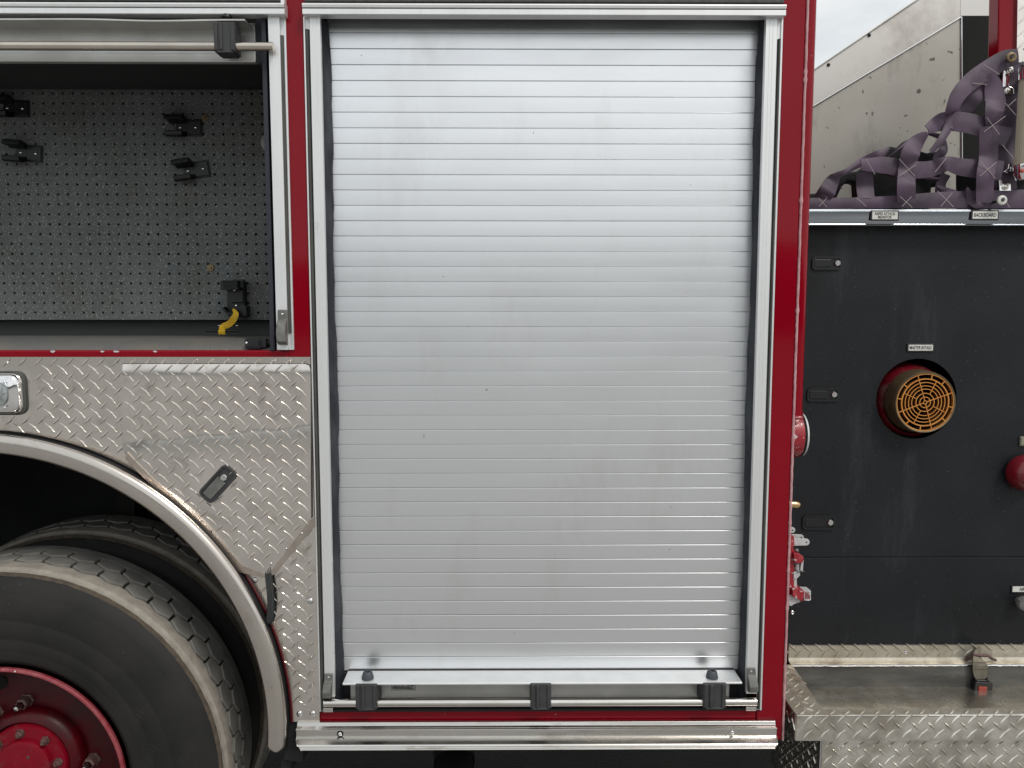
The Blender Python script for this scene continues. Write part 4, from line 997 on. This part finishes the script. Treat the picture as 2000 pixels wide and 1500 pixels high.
# red pipe end with its ring, behind the body corner
b = MB(); yv = .12; c = P(1560, 848, yv); rv = (Z(1560, 801, yv-.04)-Z(1560, 893, yv-.04))/2
xe_ = X(1577, 848, yv-.03)
b.lathe([(rv*.98, -.25), (rv, -.06), (rv, -.018), (rv*.97, -.011)], (xe_-.006, yv, c[2]), 'x', 48, mi=0)
b.lathe([(rv*.97, -.0108), (rv*.94, -.006), (rv*.80, -.002)], (xe_-.006, yv, c[2]), 'x', 48, mi=1)
b.lathe([(rv*.95, -.006), (rv*.93, -.001), (rv*.80, .002), (rv*.4, .004), (.0001, .005)], (xe_-.004, yv, c[2]), 'x', 48, mi=2)
obj('discharge_pipe', b, [RED_WEAR, BLACK, WCHIP], truck, smooth=True)
b = MB()
for py in (806, 815): 
    q = P(1558, py, .06); b.tube([(BX-.02, .05, q[2]), (X(1565, py, .05), .05, q[2]), (X(1568, py, .05), .058, q[2]-.002)], .0052, 10)
obj('pipe_collar', b, RED_WEAR, truck, smooth=True)
b = MB(); q = P(1556, 985, .12); b.tube([(q[0]-.06, .12, q[2]+.004), (q[0]-.004, .12, q[2]), (q[0]+.004, .12, q[2]-.001), (q[0]+.008, .12, q[2]-.002)], [.0095, .0095, .009, .006], 14); obj('brass_spout', b, BRASS_L, truck, smooth=True)
# hinged valve bracket, chipped red and white
vb_ = root('valve_bracket', truck, tuple(P(1555, 1110, .12))); yv = .10
def px_poly(mb_, pts, y0, y1, mi=0): mb_.prism([tuple(P(a, c_, y0)[[0, 2]]) for a, c_ in pts], y0, y1, mi)
def lobe(cx, cy, r, a0, a1, n=8): return [(cx+r*math.cos(R(a0+(a1-a0)*k/n)), cy+r*math.sin(R(a0+(a1-a0)*k/n))) for k in range(n+1)]
for cx_, cy_, r_, xl, y_ in ((1548, 1035.5, 5.5, 1536, .13), (1565, 1050, 5.5, 1536, .12), (1575, 1059, 6.5, 1536, .10)):
    b = MB(); px_poly(b, lobe(cx_, cy_, r_, -90, 90)+[(xl, cy_+r_+1), (xl, cy_-r_-1)], y_, y_+.006); q = P(cx_, cy_, y_); b.lathe([(.0001, -.0006), (.0022, -.0006), (.0022, .001)], (q[0], y_, q[2]), 'y', 10, mi=1)
    obj('lever_arm', b, [WCHIP, BLACK], vb_, bevel=.0008)
b = MB()
px_poly(b, [(1538, 1045), (1551, 1047), (1552, 1064), (1549, 1070), (1552, 1075), (1551, 1160), (1546, 1168), (1538, 1170)], .095, .125)
px_poly(b, [(1550, 1080), (1562, 1082), (1570, 1088), (1569, 1098), (1560, 1101), (1551, 1098)], .085, .12)
px_poly(b, [(1548, 1150), (1566, 1151), (1572, 1156), (1568, 1176), (1562, 1172), (1548, 1166)], .08, .12)
obj('bracket_body', b, RED_WEAR, vb_, bevel=.0015)
b = MB(); px_poly(b, [(1540, 1164), (1562, 1154), (1563, 1176), (1549, 1181), (1547, 1184), (1541, 1183)], .090, .11); px_poly(b, [(1569, 1153), (1584, 1154), (1584, 1172), (1580, 1174), (1571, 1173)], .085, .115)
px_poly(b, [(1550, 1126), (1556, 1128), (1557, 1148), (1550, 1149)], .10, .12); px_poly(b, [(1566, 1094), (1570, 1094), (1568, 1116), (1563, 1114)], .09, .10)
px_poly(b, [(1550, 1118), (1562, 1114), (1563, 1124), (1556, 1131), (1550, 1129)], .092, .12)
obj('chipped_foot', b, WCHIP, vb_, bevel=.001)
b = MB()
for k in range(4): px_poly(b, [(1573+k*2.6, 1157), (1574.2+k*2.6, 1157), (1574.2+k*2.6, 1170), (1573+k*2.6, 1170)], .0835, .0855)
obj('foot_groove', b, RED_WEAR, vb_)
b = MB(); pts = []; q = P(1557, 1100, .095)
for k in range(50): t = k/49; a = t*2*math.pi*5; pts.append((q[0]+.0045*math.cos(a), .095+.0045*math.sin(a), q[2]-t*.018))
b.tube(pts, .0012, 6); obj('coil_spring', b, WCHIP, vb_, smooth=True)
b = MB(); q = P(1556, 1075, .10); b.dome((q[0], .10, q[2]), .0055, .005, 14); q2 = P(1566, 1116, .09); b.tube([(q2[0]-.012, .09, q2[2]-.001), (q2[0]+.006, .088, q2[2]+.001)], .0014, 6); obj('bracket_pin', b, PLASTIC_L, vb_, smooth=True)

# --- running board tray
tr = root('running_board', truck, (1.2, .1, .8))
zr = Z(1800, 1291, YQ-.008); yfr = None
yy = np.linspace(-.1, .1, 400); zz_ = [Z(1760, 1395.5, y) for y in yy]; yfr = float(yy[int(np.argmin([abs(q-zr) for q in zz_]))])
zz_ = [Z(1760, 1384, y) for y in yy]; yin = float(yy[int(np.argmin([abs(q-zr) for q in zz_]))])
if yin-yfr < .02: yin = yfr+.03
xl_o = X(1556, 1396, yfr); xl_i = X(1605, 1384, yin); zfb = Z(1760, 1445, yfr); XR = 1.9
ybk = YQ-.030
print('tray', zr, yfr, yin, xl_o, xl_i, zfb, X(1547, 1299, ybk))
# back strip
b = MB(); zst = Z(1800, 1261, YQ-.006)
b.extr_x([(YQ+.001, zst), (YQ-.006, zst), (YQ-.007, zr+.010), (YQ-.010, zr+.003), (YQ-.016, zr), (ybk, zr), (ybk, zr-.004), (YQ+.001, zr-.004)], X(1540, 1280, YQ-.006), XR)
lugs(b, (0, YQ-.0063, 0), (1, 0, 0), (0, 0, 1), (0, -1, 0), lambda x, z: zr+.006 < z < zst-.002 and x > .74, .7, XR, zr, zst, (X(1660, 1275, YQ), (zr+zst)/2+.001), L=.0180, W=.0042, Hh=.0030)
obj('tray_flange', b, PLATE_T, tr, smooth=True, angle=20)
b = MB()
q = P(1768, 1274, YQ-.006); b.dome((q[0], YQ-.006, q[2]), .006, .004, 14); q = P(1889, 1283, YQ-.006)
obj('flange_rivet', b, POLISH, tr, smooth=True)
# weld-like bright edge
b = MB(); pts = [(x, ybk-.001, zr-.002+random.uniform(-.0006, .0006)) for x in np.arange(X(1547, 1298, ybk), XR, .012)]
b.tube(pts, [.0028+random.uniform(-.0006, .0006) for _ in pts], 8); obj('rim_bead', b, POLISH, tr, smooth=True)
b = MB(); xin = X(1547, 1299, ybk)
b.box(xin-.004, XR, ybk, ybk+.004, zr-.30, zr-.003); obj('tray_back', b, GALV, tr)
b = MB(); b.box(xl_i-.004, XR, yin, ybk, zr-.30, zr-.296); b.box(xl_i-.004, xl_i, yin, ybk, zr-.296, zr-.004); b.box(xl_i, XR, yin-.004, yin, zr-.296, zr-.004); obj('tray_liner', b, GALV, tr)
# rim tops: left and front as one L-shaped sheet
b = MB()
def topsheet(poly, z0, z1):
    n_ = len(poly); a = sum(poly[i][0]*poly[(i+1) % n_][1]-poly[(i+1) % n_][0]*poly[i][1] for i in range(n_))
    if a < 0: poly = poly[::-1]
    b.add([(x, y, z1) for x, y in poly]+[(x, y, z0) for x, y in poly], [tuple(range(n_)), tuple(range(2*n_-1, n_-1, -1))]+[(i, i+n_, (i+1) % n_+n_, (i+1) % n_) for i in range(n_)])
Lsh = [(xl_o, yfr+.002), (XR, yfr+.002), (XR, yin), (xl_i, yin), (xin, ybk), (xl_o, ybk)]
topsheet(Lsh, zr-.004, zr)
lugs(b, (0, 0, zr), (1, 0, 0), (0, 1, 0), (0, 0, 1), lambda x, y: inside(Lsh, x, y, .0055), .7, XR, yfr, YQ, (xl_o+.02, yfr+.012), L=.0165, W=.0038, Hh=.0028)
obj('tray_rim', b, PLATE_T, tr)
b = MB()
# front and left skirt
b.box(xl_o, XR, yfr-.002, yfr+.002, zfb, zr-.001)
lugs(b, (0, yfr-.002, 0), (1, 0, 0), (0, 0, 1), (0, -1, 0), lambda x, z: zfb+.007 < z < zr-.006 and x > xl_o+.012, .7, XR, zfb, zr, (xl_o+.030, zfb+.018), L=.0195, W=.0038, Hh=.0026, px=.0425, pz=.0400)
b.box(xl_o-.002, xl_o+.002, yfr+.002, YQ, zfb, zr-.001)
lugs(b, (xl_o-.002, 0, 0), (0, -1, 0), (0, 0, 1), (-1, 0, 0), lambda x, z: zfb+.007 < z < zr-.006 and -YQ < x < -yfr-.01, -.3, .1, zfb, zr, (0, zfb+.018), L=.0165)
b.box(xl_o, XR, yfr+.002, YQ, zfb-.003, zfb)
obj('tray_shell', b, PLATE_B, tr, bevel=0)
b = MB(); b.tube([(xl_o, yfr, zr-.0022), (XR, yfr, zr-.0022)], .0032, 8); obj('tray_edge', b, PLATE_B, tr, smooth=True)
# lower box
xlb = X(1602, 1470, yfr+.012); b = MB(); ylb = yfr+.012
b.box(xlb, XR, ylb, YQ+.05, .42, zfb-.003)
lugs(b, (0, ylb, 0), (1, 0, 0), (0, 0, 1), (0, -1, 0), lambda x, z: .43 < z < zfb-.010 and x > xlb+.014, .7, XR, .42, zfb, (xlb+.02, zfb-.022), L=.0185, W=.0036, Hh=.0024, px=.0405, pz=.0385)
lugs(b, (xlb, 0, 0), (0, -1, 0), (0, 0, 1), (-1, 0, 0), lambda x, z: .43 < z < zfb-.010 and -YQ < x < -ylb-.01, -.3, .1, .42, zfb, (0, zfb-.022), L=.0175)
obj('step_box', b, PLATE_B, tr)
b = MB(); b.tube([(xlb+.001, ylb+.001, .42), (xlb+.001, ylb+.001, zfb-.004)], .0035, 8); obj('box_edge', b, POLISH, tr, smooth=True)

# belt with buckle hanging into the tray
bl = thing('buckle_strap', 'dusty tan webbing belt with black buckle and faded red button in the tray', 'strap', tuple(P(1915, 1320, YQ-.04)))
yb_ = YQ-.045
b = ribbon([pp(1916, 1276, YQ-.016), pp(1914, 1282, YQ-.030), pp(1914.5, 1296, yb_), pp(1915, 1312, yb_), pp(1917, 1330, yb_+.002)], [.045, .045, .044, .042, .032], .004)
obj('webbing', b, TAN, bl, smooth=True, angle=50)
b = MB()
for py in (1294, 1307): b.tube([pp(1901, py, yb_-.0008), pp(1929, py, yb_-.0008)], .0008, 6)
obj('seam', b, mat('dark_tan_seam', (.12, .105, .08), .9), bl, smooth=True)
x0, x1 = X(1899, 1348, yb_), X(1934, 1348, yb_); z0, z1 = Z(1916, 1368, yb_), Z(1916, 1330, yb_); cx_, cz_ = (x0+x1)/2, (z0+z1)/2
b = MB(); b.prism(rrect(cx_, cz_, x1-x0, z1-z0, .006, R(-3)), yb_-.010, yb_+.012); b.prism([(cx_-.020, z1-.004), (cx_+.014, z1-.004), (cx_+.016, z1+.012), (cx_+.010, z1+.004), (cx_-.016, z1+.004), (cx_-.024, z1+.014)], yb_-.005, yb_+.010)
obj('buckle', b, BLACKP, bl, bevel=.003, seg=3)
b = MB(); c = P(1919.5, 1348.5, yb_-.012); b.prism(rrect(c[0], c[2], .025, .022, .003, R(-3)), yb_-.0125, yb_-.008); obj('button', b, BUTTON, bl, bevel=.0012)
b = MB(); b.tube([pp(1886, 1290, YQ-.018), pp(1893, 1284, YQ-.028), pp(1900, 1279, YQ-.034), pp(1930, 1281, YQ-.034), pp(1938, 1287, YQ-.026), pp(1944, 1289, YQ-.018)], .0042, 10); obj('wire_loop', b, GREASE, bl, smooth=True)

# --- upper right: hose bed sides, post, grab bar
def sheet(name, pts, y, th, mtl, parent=truck, bev=.001):
    b_ = MB(); b_.prism([tuple(P(a, c_, y)[[0, 2]]) for a, c_ in pts], y, y+th); return obj(name, b_, mtl, parent, bevel=bev)
s1_ = sheet('hose_bed_side', [(1540, 237), (1594, 205), (1878, 33), (1945, 31), (1952, 27), (1990, 26), (1990, 110), (1943, 110), (1943, 31.5), (1878, 33.5), (1868, 440), (1540, 440)][:3]+[(1880, 440), (1540, 440)], .80, .004, SHEET)
sheet('hose_bed_rail', [(1876, 31), (1944, 31), (1956, 22), (1956, -40), (1876, -40)], .795, .004, SHEET_B)
b = MB(); q0, q1 = P(1540, 237, .797), P(1878, 33, .797); b.tube([tuple(q0), tuple(q1)], .0028, 8); q2 = P(1869, 420, .797); b.tube([tuple(q1), tuple(P(1879, 440, .797))], .0026, 8)
obj('folded_edge', b, POLISH, s1_, smooth=True)
s2_ = sheet('far_hose_bed_side', [(1500, 200), (1597, 131), (1790, 0), (1850, -42), (2050, -42), (2050, 300), (1500, 300)], 1.15, .004, SHEET_B)
b = MB()
for px, py in ((1618.5, 126.5), (1698, 68.5)):
    q = P(px, py, 1.148); b.lathe([(.0001, -.005), (.005, -.005), (.0070, 0)], (q[0], 1.15, q[2]), 'y', 10)
obj('sheet_bolt', b, UNDER, s2_, smooth=True)
b = MB(); b.tube([tuple(P(1500, 200, 1.146)), tuple(P(1597, 131, 1.146)), tuple(P(1790, 0, 1.146)), tuple(P(1850, -42, 1.146))], .003, 8); obj('folded_edge', b, SHEET_B, s2_, smooth=True)
b = MB(); b.box(X(1879, 60, .93), 1.95, .93, .96, 1.9, Z(1900, 30, .93)); obj('hose_bed_inner', b, BLACK, truck)
sheet('edge_post', [(1944.5, 20), (1952, 20), (1948, 330), (1940, 330)], .46, .02, POLISH)
sheet('crew_cab_post', [(1952, -60), (1988.5, -60), (1986, 128), (1949, 128)], .44, .05, RED, bev=.004)
b = MB(); yk = .43; kp = [tuple(P(a, c_, yk)[[0, 2]]) for a, c_ in ((1988.5, -60), (2100, -60), (2100, 440), (1981, 440))]; b.prism(kp, yk, yk+.02)
lugs(b, (0, yk, 0), (1, 0, 0), (0, 0, 1), (0, -1, 0), lambda x, z: inside(kp, x, z, .009), 1.2, 1.9, 2.1, 2.9, (kp[0][0]+.02, 2.7))
obj('cab_tread_plate', b, PLATE, truck)
b = MB(); b.prism([tuple(P(a, c_, .40)[[0, 2]]) for a, c_ in ((1946, 124), (2060, 118), (2060, 412), (1946, 412))], .40, .41); obj('cab_side_panel', b, BLACKP, truck)
# grab bar
gb = root('grab_bar', truck, tuple(P(2003, 240, .20))); yg = .20
gt, gm0, gm1, gbm = P(2012, 123, yg), P(2011, 155, yg), P(2001, 322, yg), P(2000, 352, yg)
b = MB(); b.tube([tuple(gm0), tuple(gm1)], .0235, 28)
a0_ = Vector(gm0); a1_ = Vector(gm1)
for k in range(28):
    t = 2*math.pi*k/28; d_ = Vector((math.cos(t), math.sin(t), 0))*.0236; b.tube([tuple(a0_+d_), tuple(a1_+d_)], .0013, 5)
obj('ribbed_grip', b, GRIP, gb, smooth=True)
b = MB(); b.tube([tuple(gt), tuple((gt*2+gm0)/3), tuple(gm0)], [.022, .0275, .0275], 28)
b.tube([tuple(P(2016, 140, yg)), tuple(P(2016, 140, .40))], .016, 16); obj('chrome_end', b, CHROME, gb, smooth=True)
b = MB(); b.tube([tuple(gm1), tuple((gm1+gbm*2)/3), tuple(gbm)], [.0275, .0275, .020], 28)
b.tube([tuple(P(2008, 335, yg)), tuple(P(2008, 335, .40))], .016, 16)
obj('chrome_end', b, CHROME, gb, smooth=True)
b = MB(); q = P(1998, 333, yg-.03); b.dome((q[0], yg-.026, q[2]), .006, .004, 12); obj('grip_screw', b, BUTTON, gb, smooth=True)
# chrome hinge plates with bolts
for (xa, xb, ya, yb2) in ((1960, 1981, 130, 184), (1952, 1976, 320, 373)):
    yh = .235; hr_ = root('chrome_hinge', truck, tuple(P((xa+xb)/2, (ya+yb2)/2, yh))); b = MB()
    if ya < 200: px_poly(b, [(xa, ya), (xb-2, ya), (xb-1, ya+10), (xb-9, ya+15), (xb-10, ya+38), (xb-1, ya+41), (xb, yb2), (xa-2, yb2)], yh, yh+.006)
    else: px_poly(b, [(xa+4, ya+26), (xa+6, yb2-16), (xb-2, yb2-15), (xb-1, yb2), (xa, yb2), (xa-1, ya+24)], yh, yh+.006); px_poly(b, [(xb-6, ya), (xb, ya-2), (xb, ya+14), (xb-8, ya+18), (xb-16, ya+15), (xb-7, ya+9)], yh-.01, yh+.004)
    obj('hinge_plate', b, CHROME, hr_, bevel=.0015)
    b = MB()
    for px, py in (((xa+xb)/2+2, ya+7), ((xa+xb)/2, yb2-8)) if ya < 200 else (((xa+xb)/2, yb2-8),):
        q = P(px, py, yh-.002); b.lathe([(.0085, 0), (.0085, -.003), (.006, -.0035), (.006, -.008), (.0001, -.009)], (q[0], yh-.0002, q[2]), 'y', 14)
    obj('hinge_bolt', b, STEEL, hr_, smooth=True)

# --- cargo net
net = thing('cargo_net', 'faded purple webbing net sagging over the hose bed opening above the black pump panel', 'cargo net', tuple(P(1800, 400, .24)))
def C5(x, y): return 1440+x/3.5714, y/3.5714
def strap(pts, w_, y=.235, name='strap', dy=None, curl=.003):
    P3 = []
    for i, (a, c_) in enumerate(pts):
        px, py = C5(a, c_); P3.append(pp(px, py, y+(dy[i] if dy else .009*math.sin(i*2.3+a*.013))))
    k_ = (D+y)/F/3.5714
    wd = [q*k_ for q in w_] if isinstance(w_, (list, tuple)) else w_*k_
    return obj(name, ribbon(P3, wd, .002, curl=curl), WEB, net, smooth=True, angle=50)
strap([(500, 1418), (800, 1416), (1100, 1408), (1400, 1396), (1700, 1392), (2150, 1385)], [74, 74, 84, 110, 122, 130], .238)
strap([(1960, 395), (1870, 415), (1760, 480), (1640, 560), (1545, 660), (1500, 760), (1480, 800)], [100, 125, 130, 120, 105, 85, 60], .205)
strap([(1510, 790), (1470, 890), (1420, 980), (1350, 1062)], [70, 62, 50, 30], .225)
strap([(1705, 585), (1660, 670), (1600, 740), (1530, 800), (1490, 900)], [60, 112, 110, 70, 30], .232)
strap([(1760, 520), (1785, 600), (1800, 700), (1795, 780), (1790, 880)], [80, 125, 145, 128, 120], .215)
strap([(1325, 905), (1430, 850), (1560, 850), (1690, 880), (1790, 930), (1900, 960)], [60, 125, 132, 135, 135, 130], .228)
strap([(1755, 880), (1755, 1000), (1752, 1100), (1735, 1210), (1728, 1330), (1722, 1415)], [130, 134, 132, 128, 124, 110], .212)
strap([(1722, 1415), (1680, 1425), (1640, 1405), (1615, 1350), (1600, 1310)], [30, 60, 70, 50, 18], .226)
strap([(860, 1150), (1000, 1150), (1130, 1165), (1250, 1185), (1360, 1175), (1460, 1140), (1560, 1165), (1700, 1178), (1850, 1190)], [70, 112, 112, 116, 108, 92, 115, 130, 130], .224)
strap([(545, 1375), (620, 1340), (665, 1250), (760, 1195), (880, 1125), (990, 1080), (1060, 1035)], [14, 85, 60, 34, 60, 70, 14], .240)
strap([(590, 1385), (630, 1330), (660, 1270), (690, 1225)], [110, 118, 100, 60], .236)
strap([(888, 1200), (890, 1290), (900, 1385)], [118, 122, 118], .244)
strap([(1180, 1400), (1180, 1290), (1185, 1180), (1210, 1070), (1255, 990), (1320, 930)], [130, 128, 124, 130, 105, 36], .214)
strap([(1040, 1110), (1130, 1040), (1210, 975), (1325, 925)], [10, 14, 22, 16], .245)
strap([(1890, 420), (1930, 560), (1900, 760), (1880, 900), (1870, 1050), (1870, 1200), (1880, 1340)], [90, 150, 170, 150, 150, 150, 150], .248)
strap([(1850, 1190), (1960, 1100), (2100, 1040)], 140, .252); strap([(1800, 930), (1900, 800), (2050, 700)], 140, .255)
strap([(1390, 1300), (1460, 1330), (1530, 1345)], [20, 44, 30], .250)
strap([(1840, 560), (1850, 700), (1840, 850), (1850, 1000), (1845, 1180), (1850, 1340)], [60, 90, 110, 110, 110, 110], .262)
strap([(1790, 470), (1880, 560), (1960, 620), (2080, 650)], [90, 120, 130, 130], .258)
strap([(1330, 930), (1420, 960), (1440, 1040), (1400, 1110), (1450, 1200)], [16, 40, 60, 70, 60], .262)
strap([(1460, 1215), (1420, 1290), (1430, 1400)], [60, 70, 90], .262)
strap([(1040, 1215), (1100, 1230), (1170, 1220), (1330, 1240), (1420, 1250)], [12, 24, 20, 26, 14], .266)
# lines of stitching crossing at the joints
b = MB()
for a in (((565, 1380), (625, 1445)), ((625, 1380), (570, 1440)), ((830, 1378), (900, 1440)), ((1135, 1370), (1220, 1448)), ((1215, 1372), (1150, 1440)), ((1395, 1330), (1510, 1445)), ((1500, 1345), (1420, 1440)), ((1130, 1110), (1240, 1230)), ((1245, 1150), (1130, 1225)), ((895, 1105), (960, 1215)), ((1690, 1120), (1800, 1245)), ((1810, 1130), (1690, 1230)), ((1740, 820), (1830, 940)), ((1870, 810), (1720, 920)), ((1870, 720), (1945, 805)), ((1945, 690), (1890, 740)), ((1850, 1010), (1940, 1120)), ((1720, 450), (1830, 520)), ((1640, 580), (1740, 590)), ((1870, 1400), (1900, 1448)), ((1460, 1100), (1380, 1200))):
    q = [pp(*C5(*t), .200) for t in a]; b = MB(); b.tube(q, .0008, 5); obj('stitching', b, STITCH, net)
for (px, py, mtl, r_) in ((1975, 112, BRASS_OLD, .013), (1957, 391, WHITEP, .0125)):
    q = P(px, py, .195); b = MB(); b.lathe([(.0045, -.003), (r_*.6, -.005), (r_, -.003), (r_*1.05, .002)], (q[0], .195, q[2]), 'y', 20, mi=0); b.lathe([(.0001, -.006), (.004, -.006), (.0046, -.003)], (q[0], .195, q[2]), 'y', 8, mi=1)
    b.tube([(q[0], .197, q[2]), (q[0], .245, q[2])], .004, 8, mi=1)
    obj('grommet', b, [mtl, PLASTIC], net, smooth=True)
# folded dark cover behind the net
cv = thing('hose_cover', 'crumpled black vinyl cover bunched behind the purple net', 'cover', tuple(P(1700, 400, .33)))
b = MB()
def c5poly(pts, y0, y1): b.prism([tuple(P(*C5(a, c_), y0)[[0, 2]]) for a, c_ in pts], y0, y1)
c5poly([(480, 1460), (500, 1350), (570, 1345), (660, 1280), (720, 1205), (850, 1190), (960, 1120), (1010, 1050), (1070, 1015), (1130, 1030), (1190, 975), (1330, 925), (1280, 1050), (1330, 1065), (1390, 1050), (1440, 1100), (1380, 1200), (1450, 1215), (1440, 1290), (1360, 1300), (1350, 1460), (840, 1460), (830, 1275), (770, 1268), (735, 1300), (700, 1375), (680, 1460)], .30, .34)
c5poly([(1545, 1460), (1545, 1200), (1700, 1180), (2100, 1150), (2100, 1460)], .31, .33)
obj('vinyl_fold', b, CLOTH, cv, bevel=.008, seg=3)

bpy.context.view_layer.update()
